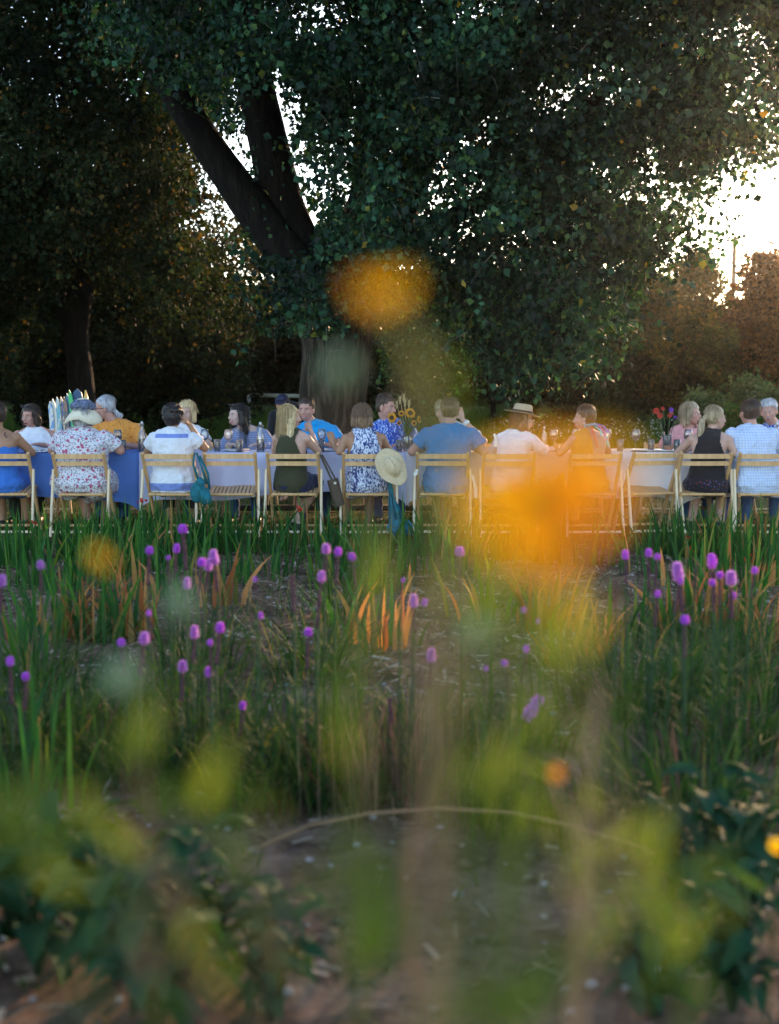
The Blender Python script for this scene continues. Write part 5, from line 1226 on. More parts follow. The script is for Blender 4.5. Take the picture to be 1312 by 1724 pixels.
def lerp(a, b, t): return a + (b - a) * t
class Person:
    def __init__(s, label, u, Y, skin, near=True, yaw=0, pitch=0, roll=0, S=1.0, W=1.0, lean=0.10, sx=0.0, head=(0, 0), belly=0.0, armL=None, armR=None, turn=0, vox=.0085, z0=0.0, legs='down', neck=None):
        S = S * .965; W = W * .95; s.near = near; s.S = S; s.W = W
        s.t = empty('person', (ux(u, Y), Y, 0), (0 if near else PI) + R(turn), label, 'person')
        s.skin = SK[skin]; s.vox = vox
        s.P = Vector((0, 0, .475 + z0)); s.dir = Vector((sx, math.sin(lean), math.cos(lean))).normalized()
        s.belly = belly; s.lean = lean
        s.hy, s.hp, s.hr = yaw, pitch, roll
        s.shz = .450 * S
        s.head0 = s.pt(.632 * S) + Vector((head[0], head[1] + .02, 0))
        s.HM = (Matrix.Rotation(R(yaw), 3, 'Z') @ Matrix.Rotation(R(pitch), 3, 'X') @ Matrix.Rotation(R(roll), 3, 'Y'))
        s.arms = {}
        for sg, a in ((-1, armL), (1, armR)):
            sh = s.pt(s.shz - .02) + Vector((sg * .178 * S * (W * .5 + .5), 0, 0))
            if a is None: el = Vector((sg * .275, .14, .735)); wr = Vector((sg * .15, .36, .775))
            else: el, wr = Vector(a[0]), Vector(a[1])
            hd = Vector(a[2]).normalized() if a and len(a) > 2 else (wr - el).normalized() * .8 + Vector((-sg * .4, 0, 0))
            curl = a[3] if a and len(a) > 3 else .5
            s.arms[sg] = (sh, el, wr, hd, curl)
        s.legs = legs
        s.body()
    def pt(s, t): return s.P + s.dir * t
    def H(s, x, y, z): return s.head0 + s.HM @ Vector((x, y, z)) * s.hs
    hs = 1.0
    SEC = [(-.10, .155, .12, .02), (-.02, .185, .135, .0), (.08, .165, .120, .0), (.17, .145, .108, .0), (.28, .158, .115, -.005), (.37, .172, .112, -.01), (.425, .168, .100, -.012), (.458, .145, .084, -.012), (.487, .100, .066, -.008), (.515, .058, .055, 0)]
    def torso(s, mb, inf=0.0, t0=None, t1=None, wf=None, hang=0):
        rings = []; n = 22
        for (t, w, d, oy) in s.SEC:
            t = t * s.S
            if t0 is not None and t < t0 - .001: continue
            if t1 is not None and t > t1 + .001: continue
            rings.append((t, w, d, oy))
        vs = []; fs = []
        for t, w, d, oy in rings:
            tt = t / s.S; bl = s.belly * math.exp(-((tt - .08) / .16) ** 2); ww = w * lerp(1, s.W, 1 if tt < .4 else .6) + inf + bl * .55; dd = d * lerp(1, s.W, .8) + inf + bl * .5
            if wf: ww *= wf(tt); dd *= wf(tt)
            c = s.pt(t) + Vector((0, oy + bl * .4, 0))
            for k in range(n):
                a = 2 * PI * k / n; ca, sa = math.cos(a), math.sin(a)
                vs.append(c + Vector((ww * math.copysign(abs(ca) ** .85, ca), dd * math.copysign(abs(sa) ** .9, sa), 0)))
        m = len(rings)
        for i in range(m - 1):
            for k in range(n): k2 = (k + 1) % n; fs.append((i * n + k, i * n + k2, (i + 1) * n + k2, (i + 1) * n + k))
        fs.append(tuple(range(n - 1, -1, -1))); fs.append(tuple((m - 1) * n + k for k in range(n)))
        mb.add(vs, fs)
    def arm(s, mb, sg, inf=0.0, upto=2.0, r=(.050, .040, .036, .026)):
        sh, el, wr, hd, curl = s.arms[sg]; k = lerp(1, s.W, .5) * s.S
        r = [q * k + inf for q in r]
        mb.ell(sh, (.056 * k + inf * .6, .056 * k + inf * .6, .050 * k + inf * .5))
        if upto >= 1: mb.limb(sh, el, r[0], r[1])
        elif upto > 0: mb.limb(sh, sh.lerp(el, upto), r[0] - .002, lerp(r[0], r[1], upto) + .014, flat=True)
        if upto > 1: mb.limb(el, el.lerp(wr, min(1, upto - 1)), r[2], lerp(r[2], r[3], min(1, upto - 1)), flat=upto < 2)
    def hand(s, mb, sg):
        sh, el, wr, hd, curl = s.arms[sg]; d = hd.normalized(); k = s.S
        up = Vector((0, 0, 1)) if abs(d.z) < .8 else Vector((0, -1, 0))
        sd = d.cross(up).normalized(); nn = sd.cross(d)
        mb.limb(wr, wr + d * .03 * k, .024 * k, .026 * k)
        M = Matrix((sd, d, nn)).transposed(); pc = wr + d * .055 * k
        mb.ell(pc, (.040 * k, .050 * k, .018 * k), M)
        for i, (o, L) in enumerate(((-.030, .062), (-.010, .074), (.010, .070), (.029, .054))):
            b0 = wr + (d * .085 + sd * o) * k; a = curl * (.8 + .12 * i)
            f1 = (d * math.cos(a * .6) - nn * math.sin(a * .6) + sd * o * 2.4).normalized(); p1 = b0 + f1 * L * .5 * k; f2 = (d * math.cos(a * 1.6) - nn * math.sin(a * 1.6) + sd * o * 2.4).normalized(); p2 = p1 + f2 * L * .5 * k
            mb.limb(b0 - d * .02, p1, .0095 * k, .0088 * k, 8); mb.limb(p1, p2, .0088 * k, .0075 * k, 8)
        tb = wr + (d * .03 - sd * sg * .028) * k; t1 = tb + (d * .6 - sd * sg * .8).normalized() * .036 * k; t2 = t1 + (d * .9 - sd * sg * .3 - nn * .25).normalized() * .03 * k
        mb.limb(tb, t1, .013 * k, .011 * k, 8); mb.limb(t1, t2, .011 * k, .009 * k, 8)
    def leg(s, mb, sg, inf=0.0, upto=2.0, foot=True):
        W = s.W; hip = s.P + Vector((sg * .095 * W, .0, -.03)); kn = Vector((sg * .12 * W, .43, .47 if upto else .47))
        kn.z = .455; an = Vector((sg * .11, .44 if s.near else .40, .085)); toe = an + Vector((sg * .03, .15, -.045))
        if s.legs == 'cross': an = Vector((-sg * .05, .12 + .05 * sg, .10)); toe = an + Vector((-sg * .02, -.10 if s.near else .1, -.06))
        if s.legs == 'back': an = Vector((sg * .13, .10, .11)); toe = an + Vector((sg * .02, .10, -.07))
        s.leg_an = an
        mb.limb(hip, hip.lerp(kn, min(1, upto)), .092 * W + inf, lerp(.092, .062, min(1, upto)) * W + inf, flat=upto < 1)
        if upto > 1: mb.limb(kn, kn.lerp(an, min(1, upto - 1)), .060 * lerp(1, W, .5) + inf, lerp(.058, .038, min(1, upto - 1)) + inf)
        if foot: mb.limb(an + Vector((0, -.02, -.03)), toe, .038, .028)
    def body(s):
        mb = MB(); s.torso(mb)
        for sg in (-1, 1): s.arm(mb, sg); s.hand(mb, sg); s.leg(mb, sg)
        base = s.pt(.47 * s.S); mb.limb(base, s.head0 + s.HM @ Vector((0, -.025, -.06)), .056 * s.S, .050 * s.S)
        mb.limb(s.pt(.45 * s.S) + Vector((.12 * s.S, 0, 0)), s.pt(.50 * s.S), .045, .045); mb.limb(s.pt(.45 * s.S) - Vector((.12 * s.S, 0, 0)), s.pt(.50 * s.S), .045, .045)
        s.hs = lerp(1, s.S, .7)
        E = lambda c, r: mb.ell(s.H(*c), tuple(q * s.hs for q in r), s.HM)
        E((0, -.012, .030), (.073, .092, .086)); E((0, .012, -.028), (.060, .074, .072)); E((0, .038, -.070), (.036, .040, .032)); E((0, .066, .022), (.052, .022, .020))
        for sg in (-1, 1): E((sg * .038, .056, -.018), (.024, .022, .022)); E((sg * .075, -.004, -.008), (.010, .018, .030))
        mb.limb(s.H(0, .080, .020), s.H(0, .104, -.022), .009 * s.hs, .014 * s.hs, 8); E((.009, .094, -.026), (.009, .012, .008)); E((-.009, .094, -.026), (.009, .012, .008))
        E((0, .082, -.052), (.022, .014, .006)); E((0, .080, -.062), (.019, .013, .006))
        o = mb.build('body', s.skin, s.t); remesh_later(o, s.vox, 2)
    # ------------------------------------------------------------ face
    def face(s, hair, smile=False, open_=False):
        for sg in (-1, 1):
            e = MB().ell(s.H(sg * .030, .0765, .004), (.0125 * s.hs, .0075 * s.hs, .0065 * s.hs), s.HM, 10, 6).build('eye', M_eyew, s.t)
            MB().ell(s.H(sg * .030, .0815, .004), (.0058 * s.hs, .004, .0060 * s.hs), s.HM, 8, 5).build('iris', M_iris, e)
            MB().tube([s.H(sg * .014, .090, .022), s.H(sg * .030, .087, .028), s.H(sg * .047, .072, .023)], [.0028, .0035, .0018], 6).build('eyebrow', HR[hair], s.t)
        w = .030 if smile else .022; up = .008 if smile else .001
        MB().tube([s.H(-w, .080, -.056 + up), s.H(-w * .5, .092, -.055), s.H(0, .097, -.056), s.H(w * .5, .092, -.055), s.H(w, .080, -.056 + up)], [.002, .0045, .005, .0045, .002], 7).build('upper_lip', M_lip, s.t)
        dz = -.010 if (smile or open_) else -.006
        MB().tube([s.H(-w, .079, -.057 + up), s.H(-w * .5, .090, -.062 + dz), s.H(0, .094, -.064 + dz), s.H(w * .5, .090, -.062 + dz), s.H(w, .079, -.057 + up)], [.002, .0045, .0055, .0045, .002], 7).build('lower_lip', M_lip, s.t)
        if smile: MB().ell(s.H(0, .091, -.0605), (.021 * s.hs, .006, .0055), s.HM, 10, 6).build('teeth', M_teeth, s.t)
        if open_: MB().ell(s.H(0, .090, -.0635), (.013, .006, .006), s.HM, 10, 6).build('mouth', M_iris, s.t)
    # ------------------------------------------------------------ hair
    def hair(s, col, style, vol=1.0, seed=0, keepf=None):
        mb = MB(); E = lambda c, r: mb.ell(s.H(*c), tuple(q * s.hs for q in r), s.HM); rg = random.Random(seed); v = .012 * vol
        E((0, -.018, .038), (.078 + v, .090 + v, .088 + v)); 
        if style in ('short', 'crop', 'ponytail', 'bald'): E((0, -.030, -.004), (.074 + v * .5, .074 + v * .5, .058))
        if style == 'crop':
            for k in range(26): a = rg.uniform(0, 6.28); p = rg.uniform(.1, 1.2); E((math.sin(p) * math.cos(a) * .078, -.018 + math.sin(p) * math.sin(a) * .09, .040 + math.cos(p) * .092), (.018, .018, .013))
        if style == 'curly':
            E((0, -.03, -.01), (.082, .08, .085))
            for k in range(90): a = rg.uniform(0, 6.28); p = rg.uniform(0, 2.1); r_ = rg.uniform(.014, .022); E((math.sin(p) * math.cos(a) * .092, -.022 + math.sin(p) * math.sin(a) * .100, .030 + math.cos(p) * .098), (r_, r_, r_))
        if style == 'bob':
            E((0, -.032, -.020), (.094, .084, .095)); E((0, -.060, -.055), (.075, .050, .055))
            for sg in (-1, 1): mb.limb(s.H(sg * .080, .010, .03), s.H(sg * .082, .012, -.075), .026, .024)
        if style == 'long' or style == 'longbob':
            L = .42 if style == 'long' else .13
            E((0, -.035, -.02), (.090, .080, .09)); bk = s.H(0, -.075, -.02)
            for k in range(11 if style == 'long' else 9):
                f = k / (10 if style == 'long' else 8) - .5; top = s.H(f * .165, -.06 - .02 * math.cos(f * PI) + abs(f) * .07, -.02); wv = rg.uniform(-.012, .012)
                outw = Vector((f * .10, -.030 if s.near else .02, 0)) if style == 'long' else Vector((f * .02, 0, 0))
                if not s.near and style == 'long': outw = Vector((f * .05, -.03, 0))
                end = Vector((top.x, top.y, top.z - L * (1 - .25 * abs(f) * 2 + rg.uniform(-.05, .05)))) + outw; mid = top.lerp(end, .5) + Vector((wv, -.02, 0))
                mb.limb(top, mid, .030, .027); mb.limb(mid, end, .027, .010)
            for sg in (-1, 1): mb.limb(s.H(sg * .078, .008, .04), s.H(sg * .082, .004, -.09), .022, .022)
        if style == 'ponytail' or style == 'greytail':
            b0 = s.H(0, -.105, .035) if style == 'ponytail' else s.H(0, -.095, -.02)
            E((0, -.105, .035) if style == 'ponytail' else (0, -.09, -.02), (.022, .022, .022))
            L = .30 if style == 'ponytail' else .11
            bdir = (s.HM @ Vector((0, -1, 0))); bdir.z = 0; bdir = bdir.normalized() if bdir.length > .01 else Vector((0, -1, 0))
            pts = [b0, b0 + bdir * .04 + Vector((0, 0, -.05)), b0 + bdir * .055 + Vector((0, -.01, -L * .5)), b0 + bdir * .065 + Vector((0, -.015, -L))]
            for i, (ra, rb) in enumerate(((.02, .032), (.032, .032), (.032, .010))): mb.limb(pts[i], pts[i + 1], ra, rb)
        inv = s.HM.transposed(); h0 = s.head0; hs = s.hs
        o = mb.build('hair', HR[col], s.t)
        def keep(p):
            q = inv @ (p - h0) / hs
            if style == 'bald': line = .075
            elif style in ('short', 'crop', 'greytail', 'ponytail', 'curly'): line = .066
            else: line = .064
            if q.y > .050 and q.z < line and abs(q.x) < .068: return False
            if q.y > .022 and q.z < line * .62 and abs(q.x) > .03: return style in ('long', 'longbob', 'bob') and abs(q.x) > .062 and q.y < .05
            if style in ('short', 'crop', 'ponytail', 'greytail', 'bald') and q.y > -.025 and q.z < .012 and abs(q.x) > .05: return False
            if keepf and not keepf(q): return False
            return True
        remesh_later(o, .0075, 2, keep, fold=.016 if style in ('short', 'crop', 'curly', 'bald') else .012)
        # loose strands over the mass
        n = dict(long=260, longbob=190, bob=190, ponytail=150, curly=150, greytail=110).get(style, 130)
        A = []; 
        mbs = MB()
        for k in range(n):
            a = rg.uniform(0, 2 * PI); p0 = rg.uniform(.15, .9); r1 = 1.02 + .10 * rg.random() ** 3
            q = lambda p: s.H(math.sin(p) * math.cos(a) * (.080 + v) * r1, -.020 + math.sin(p) * math.sin(a) * (.092 + v) * r1, .040 + math.cos(p) * (.088 + v) * r1)
            if math.sin(a) > .45: continue
            pts = [q(p0), q(p0 + .35), q(p0 + .7)]
            if style in ('long', 'longbob', 'bob'):
                e = q(1.5); L = {'long': .38, 'longbob': .12, 'bob': .05}[style] * rg.uniform(.8, 1.1); pts = [q(p0), q(1.1), e, e + Vector((rg.uniform(-.02, .02), -.015 * (1 if s.near else -1), -L * .5)), e + Vector((rg.uniform(-.035, .035), -.02 * (1 if s.near else -1), -L))]
            mbs.tube(pts, [.0012] * (len(pts) - 1) + [.0005], 3, False)
        mbs.build('loose_strands', HR[col], o, kind='stuff')
        return o
    # ------------------------------------------------------------ clothes
    def top(s, fab, sleeve=.5, inf=.013, t0=-.08, t1=.47, keep=None, name='shirt', hem=None, collar=False, wf=None, fold=.030):
        mb = MB(); inf = inf if sleeve else inf + .004; s.torso(mb, inf, None, (.458 if t1 < .44 else .52) * s.S, wf)
        if t1 >= .44:
            for sg in (-1, 1): mb.limb(s.pt(.45 * s.S) + Vector((sg * .12 * s.S, 0, 0)), s.pt(.50 * s.S), .045 + inf * .8, .045 + inf * .6)
        for sg in (-1, 1):
            if sleeve > 0: s.arm(mb, sg, inf, sleeve)
        if collar:
            c = s.pt(.492 * s.S); mb.lathe([(.066, -.012), (.072, -.005), (.064, .030), (.058, .032), (.058, -.012)], (c.x, c.y, c.z), 18, False)
        o = mb.build(name, FB[fab], s.t)
        zc = s.P.z + (t0 * s.S)
        def k2(p):
            if p.z < zc - .06: return False
            return keep(p) if keep else True
        remesh_later(o, .010, 1, k2, fold=fold if sleeve else .012)
        if collar:
            c = s.pt(.496 * s.S)
            MB().lathe([(.080, -.006), (.078, .004), (.060, .036), (.066, .030), (.086, -.010)], (0, 0, 0), 20, False).build('collar', FB[fab], s.t).location = c
        return o
    def bottom(s, fab, upto=2.0, name='trousers', hips=1.0, inf=.014, hem=0):
        mb = MB(); 
        mb.ell(s.P + Vector((0, .0, -.015)), (.185 * s.W * hips + inf, .135 * s.W + inf, .105))
        for sg in (-1, 1): s.leg(mb, sg, inf, upto, False)
        if hem:
            mb.limb(Vector((0, .2, .44)), Vector((0, .42, .42)), .13, .12); mb.limb(Vector((-.08, .44, .44)), Vector((-.1, .46, hem)), .09, .08, flat=True); mb.limb(Vector((.08, .44, .44)), Vector((.1, .46, hem)), .09, .08, flat=True)
        o = mb.build(name, FB[fab], s.t); remesh_later(o, .011, 2, fold=.022); return o
    def shoes(s, m=None):
        for sg in (-1, 1):
            s_an = Vector((sg * .11, .44 if s.near else .40, .085))
            if s.legs == 'cross': s_an = Vector((-sg * .05, .12 + .05 * sg, .10))
            if s.legs == 'back': s_an = Vector((sg * .13, .10, .11))
            toe = s_an + (Vector((sg * .03, .16, -.05)) if s.legs == 'down' else Vector((-sg * .02, -.11 if s.near else .1, -.065)) if s.legs == 'cross' else Vector((sg * .02, .11, -.075)))
            mb = MB().limb(s_an + Vector((0, -.02, -.04)), toe, .045, .034); mb.build('shoe', m or M_shoe, s.t)
    def off_shoulder(s, rx=.105, low=None):
        """mask for sleeveless armholes"""
        c = s.pt(.44 * s.S)
        def k(p):
            x = abs(p.x - c.x); 
            if x > rx * s.S * (s.W * .5 + .5) + .35 * max(0, (c.z - .02 - p.z)) and p.z > c.z - .17: return False
            if low is not None and p.z > low: return False
            return True
        return k

YN, YR = 11.405, 12.62
def earring(p, sg): MB().ell(p.H(sg * .080, -.004, -.040), .007, None, 8, 6).build('earring', M_pearl, p.t)
def sunglasses_on_head(p):
    g = MB().tube([p.H(-.082, -.01, .055), p.H(-.06, .06, .105), p.H(0, .075, .118), p.H(.06, .06, .105), p.H(.082, -.01, .055)], .004, 6).build('sunglasses', M_glassf, p.t)
    for sg in (-1, 1): MB().ell(p.H(sg * .032, .066, .117), (.026, .008, .016), p.HM @ Matrix.Rotation(R(-50), 3, 'X'), 10, 6).build('lens', M_shade, g)
def spectacles(p, dark=False):
    g = MB(); 
    for sg in (-1, 1):
        pts = [p.H(sg * .031 + .021 * math.cos(a), .092 - .01 * abs(math.cos(a)), .002 + .015 * math.sin(a)) for a in [k * PI / 6 for k in range(13)]]; g.tube(pts, .0018, 5, False)
        g.tube([p.H(sg * .050, .082, .006), p.H(sg * .082, -.005, .008)], .0022, 5)
    g.tube([p.H(-.011, .098, .004), p.H(.011, .098, .004)], .002, 5)
    o = g.build('glasses', M_glassf, p.t)
    if dark:
        for sg in (-1, 1): MB().ell(p.H(sg * .031, .091, .002), (.021, .004, .015), p.HM, 12, 6).build('lens', M_shade, o)

# --- near side, left to right
p = Person('person in a strapless blue dress with a shoulder tattoo', -4, YN, 'tan', yaw=25, S=.98, W=1.12, lean=.06, sx=-.02)
p.hair('brown', 'short', 1.2); p.top('blue', 0, .012, t1=.38, name='dress', keep=lambda q: q.z < .80); p.bottom('blue', 1.0, 'skirt', 1.12, .02, .3); p.shoes()
M_ink = plain('tattoo_ink', (.03, .03, .04), .6, .3, 20, 0)
mb = MB(); c = Vector((.115, -.118, .905))
for a, b_, r in (((-.010, 0, .02), (.004, 0, -.02), .005), ((.004, 0, -.02), (.016, 0, -.008), .004), ((-.016, 0, 0), (.008, 0, .006), .004), ((.0, 0, .024), (-.008, 0, .032), .004)): mb.limb(c + Vector(a), c + Vector(b_), r, r * .6, 6)
mb.build('tattoo', M_ink, p.t)
p = Person('person in a pink and grey floral dress and a cream cloth hat', 137, YN, 'pink', turn=-6, W=1.42, S=.98, belly=.045, lean=.10, yaw=5, armR=((.33, .12, .76), (.22, .34, .775)), armL=((-.32, .12, .76), (-.2, .34, .775)), z0=.01)
p.hair('grey', 'bob', .7); p.top('floral', .75, .016, name='dress_bodice', wf=lambda t: 1.04 if t < .1 else 1); p.bottom('floral', 1.0, 'dress_skirt', 1.02, .03, .25); p.shoes()
# hat: floppy cream brim with grey scarf wound round the crown
def floppy_hat(p):
    mb = MB(); n = 40; rings = [(.0, .135), (.05, .13), (.085, .10), (.098, .055), (.102, .03), (.13, .012), (.160, -.018), (.178, -.055), (.172, -.060), (.15, -.026), (.10, .02)]; vs = []; fs = []
    for j, (r, z) in enumerate(rings):
        for k in range(n):
            a = 2 * PI * k / n; w = (r / .19) ** 2; lobes = 1 + .05 * math.sin(2 * a + .5) * w
            zz = z + w * (.018 * math.sin(3 * a + 1) - .055 * abs(math.cos(a)) - .02 * (math.sin(a) < 0) * abs(math.sin(a)))
            vs.append(p.H(r * 1.0 * lobes * math.cos(a), -.01 + r * .95 * lobes * math.sin(a), zz + .035))
    m = len(rings)
    for j in range(m - 1):
        for k in range(n): k2 = (k + 1) % n; fs.append((j * n + k, j * n + k2, (j + 1) * n + k2, (j + 1) * n + k))
    h = MB().add(vs, fs).build('sun_hat', M_cream, p.t)
    mb = MB(); rg = random.Random(3)
    for k in range(26):
        a = 2 * PI * k / 26; mb.ell(p.H(.096 * math.cos(a), -.01 + .092 * math.sin(a), .092 + rg.uniform(-.012, .012)), (.030, .030, .030), None, 8, 6)
    for k in range(16): a = rg.uniform(0, 6.3); mb.ell(p.H(.05 * math.cos(a), -.01 + .05 * math.sin(a), .125 + rg.uniform(0, .01)), (.045, .045, .022), None, 8, 6)
    o = mb.build('scarf_band', M_greycloth, h); remesh_later(o, .007, 1)
floppy_hat(p)
p = Person('person with dark curly hair in a white blouse with blue bands, hand at the neck', 291, YN, 'tan', W=1.08, S=.97, lean=.08, yaw=-12, armR=((.28, .10, .78), (.155, .06, .985), (-.5, -.05, .6), .7), armL=((-.26, .14, .74), (-.15, .36, .775)))
p.hair('black', 'curly'); p.top('blouse', .55, .02, name='blouse', wf=lambda t: 1.0 if t > .16 else 1.08); p.bottom('charcoal', 1.6, 'trousers'); p.shoes()
mb = MB(); n = 60; vs = []; fs = []
for j in range(5):
    for k in range(n):
        a = 2 * PI * k / n; f = j / 4; r = 1 + .05 * math.sin(a * 12) * f; vs.append((( .19 + .035 * f) * r * math.cos(a), .02 + (.15 + .02 * f) * r * math.sin(a), .53 - .125 * f))
for j in range(4):
    for k in range(n): k2 = (k + 1) % n; fs.append((j * n + k, (j + 1) * n + k, (j + 1) * n + k2, j * n + k2))
mb.add(vs, fs).build('peplum', FB['blouse'], p.t)
p = Person('person with very long blond hair in a black sleeveless dress, chin resting on a hand', 490, YN, 'fair', W=.90, S=.96, lean=.05, yaw=-46, turn=-22, head=(-.03, 0), armR=((.20, .16, .75), (.105, .21, .93), (-.5, .1, .8), 1.2), armL=((-.24, .14, .74), (-.12, .36, .775)), legs='cross', vox=.0075)
p.face('ash'); p.hair('blond', 'long', 1.0, 3); p.top('olive', 0, .011, t1=.47, name='dress_bodice', keep=p.off_shoulder(.10, 1.0)); p.bottom('navy', 1.0, 'dress_skirt', .98, .02, .2); p.shoes()
p = Person('person with a smooth brown bob in a blue and white patterned dress', 617, YN, 'tan', turn=12, sx=-.04, W=1.0, S=.97, lean=.10, yaw=-8, armL=((-.245, .02, .755), (-.27, .17, .80), (-.25, .15, .9), .25), armR=((.25, .14, .74), (.14, .36, .775)))
p.hair('bob', 'bob', 1.1); p.top('batik', 0, .014, t1=.47, name='dress_bodice', keep=p.off_shoulder(.115)); p.bottom('batik', 1.0, 'dress_skirt', 1.02, .025, .3); p.shoes()
p = Person('person with short light brown hair in a blue polo shirt, broad back to us', 753, YN, 'pink', W=1.20, S=1.06, belly=.02, lean=.15, turn=-8, sx=.03, yaw=-6, armL=((-.335, .10, .745), (-.20, .34, .78)), armR=((.335, .10, .745), (.20, .34, .78)))
p.hair('ginger', 'short', .75); p.top('polo', .62, .016, name='polo_shirt', collar=True); p.bottom('khaki', 2.0, 'trousers'); p.shoes()
p = Person('person in a white shirt and a straw fedora with a dark band, looking right', 857, YN, 'fair', W=.90, S=.96, lean=.20, sx=.07, yaw=-48, turn=-34, pitch=4, head=(.03, 0), armL=((-.24, .14, .74), (-.12, .36, .775)), armR=((.25, .2, .76), (.16, .40, .775)), vox=.0075)
p.face('ash', True); p.hair('ginger', 'longbob', .3, 5); spectacles(p, True); earring(p, 1); earring(p, -1)
p.top('shirt', 1.95, .017, name='shirt', collar=True, wf=lambda t: 1.0 if t > .2 else 1.08); p.bottom('white', 1.0, 'skirt', 1.05, .02, .3); p.shoes()
def fedora(p):
    n = 40; vs = []; fs = []; M = Matrix.Rotation(R(-12), 3, 'X')
    rings = [(0, .128), (.03, .126), (.062, .132), (.080, .118), (.090, .07), (.094, .045), (.12, .040), (.150, .038), (.168, .040), (.168, .036), (.12, .034), (.09, .036)]
    for j, (r, z) in enumerate(rings):
        for k in range(n):
            a = 2 * PI * k / n; dip = -.022 * math.exp(-(math.cos(a) / .35) ** 2) if r < .05 else 0
            br = (-.028 * abs(math.cos(a)) ** 3 * -1 * .3 - .012 * math.sin(a)) if r > .1 else 0
            q = M @ Vector((r * .93 * math.cos(a), r * 1.08 * math.sin(a), z + dip + br)); vs.append(p.H(q.x, q.y - .012, q.z + .018))
    m = len(rings)
    for j in range(m - 1):
        for k in range(n): k2 = (k + 1) % n; fs.append((j * n + k, j * n + k2, (j + 1) * n + k2, (j + 1) * n + k))
    h = MB().add(vs, fs).build('fedora', M_straw2, p.t); vs = []; fs = []
    for j, (r, z) in enumerate(((.0955, .044), (.0945, .070))):
        for k in range(n): a = 2 * PI * k / n; q = M @ Vector((r * .94 * math.cos(a), r * 1.09 * math.sin(a), z)); vs.append(p.H(q.x, q.y - .012, q.z + .018))
    for k in range(n): k2 = (k + 1) % n; fs.append((k, k2, n + k2, n + k))
    MB().add(vs, fs).build('hat_band', M_band, h)
fedora(p)
p = Person('person with short auburn hair in an amber open backed top with coloured ribbons', 994, YN, 'pink', W=1.0, S=.95, lean=.08, yaw=55, turn=22, pitch=-4, head=(-.03, 0), armL=((-.25, .12, .74), (-.14, .36, .775)), vox=.0075)
p.face('auburn'); p.hair('auburn', 'crop', 1.2, 7); earring(p, 1); earring(p, -1)
p.top('amber', .0, .013, name='top', keep=lambda q: not (q.y < .05 and q.z > .62 and q.x > -.035) and q.z < .985 and not (q.x > .11)); p.bottom('amber', 1.0, 'skirt', 1.0, .02, .3); p.shoes()
rb = [((.80, .12, .35), (.06, -.03, 1.00), (.09, -.09, .93), (.10, -.12, .86)), ((.15, .5, .5), (.0, -.03, 1.0), (.05, -.09, .95), (.045, -.12, .90)), ((.7, .1, .06), (-.01, -.03, .99), (-.02, -.10, .90), (.0, -.125, .80)), ((.15, .55, .42), (.07, -.04, .98), (.10, -.11, .89), (.112, -.13, .80)), ((.35, .12, .45), (.02, -.05, 1.01), (.08, -.08, .99), (.13, -.10, .93))]
for i, (c, a, b_, d) in enumerate(rb): MB().beam(a, b_, .018, .004).beam(b_, d, .020, .004).build('ribbon', plain('ribbon_%s' % ('pink', 'teal', 'red', 'mint', 'plum')[i], c, .5, .2, 20, .1), p.t, False)
MB().tube([(-.075, -.01, .985), (-.03, -.045, 1.0), (.03, -.05, 1.0), (.075, -.01, .985)], .012, 8).build('neck_tie', plain('patterned_tie', (.2, .35, .4), .6, .8, 70, .1), p.t)
p = Person('person with a blond ponytail in a black top and dark floral skirt', 1190, YN, 'fair', W=.98, S=.95, lean=.12, sx=.06, turn=-20, yaw=-54, head=(.03, 0), armR=((.25, .06, .73), (.18, .33, .775)), vox=.0075, legs='back')
p.face('ash'); p.hair('ash', 'ponytail', .9, 9); p.top('black', 0, .012, name='top', keep=p.off_shoulder(.11)); p.bottom('dfloral', 1.0, 'skirt', 1.08, .025, .28); p.shoes()
p = Person('person with short dark hair in a pale blue checked shirt, at the right edge', 1276, YN, 'pink', W=1.22, S=1.04, belly=.02, lean=.16, sx=-.06, turn=10, yaw=10, armL=((-.31, .12, .745), (-.2, .36, .78)), armR=((.32, .12, .745), (.2, .36, .78)))
p.hair('brown', 'short', 1.0); p.top('check', 1.6, .018, name='shirt', collar=True, wf=lambda t: 1.0 if t > .2 else 1.06); p.bottom('jeans', 2.0, 'jeans'); p.shoes()

# --- far side
def wear_trousers(p, f='jeans'): p.bottom(f, 2.0, 'trousers'); p.shoes()
p = Person('person in a white scoop neck top with dark brown fringe, sunglasses on head', 62, YR, 'pink', False, yaw=-22, pitch=-4, W=1.15, S=.94, belly=.015, head=(.035, 0), vox=.0075)
p.face('brown', False, True); p.hair('brown', 'longbob', 1.1, 11, keepf=None); sunglasses_on_head(p); earring(p, 1); earring(p, -1)
p.top('white', 1.7, .014, name='top', keep=lambda q: not (q.y > .0 and q.z > .965 - .9 * q.x * q.x * 4)); wear_trousers(p, 'charcoal')
p = Person('person with a grey ponytail and glasses in an orange print shirt', 203, YR, 'pink', False, yaw=-74, pitch=-3, W=1.18, S=1.07, belly=.03, head=(.10, .02), lean=.10, sx=.05, vox=.0075)
p.face('grey'); p.hair('grey', 'greytail', .8, 12); spectacles(p); p.top('orange', .7, .018, name='shirt', collar=True); wear_trousers(p)
p = Person('person with a blond bob mostly hidden behind the dark curly hair', 312, YR, 'fair', False, yaw=-10, W=.95, S=.99, lean=.05, vox=.009, head=(-.03, 0))
p.face('ash'); p.hair('blond', 'bob', 1.2, 13); p.top('white', .6, .014); wear_trousers(p)
p = Person('smiling person with long dark hair and sunglasses on head, in a striped top', 420, YR, 'pale', False, yaw=-46, W=.95, S=.95, head=(.09, .03), sx=.03, lean=.08, vox=.0075)
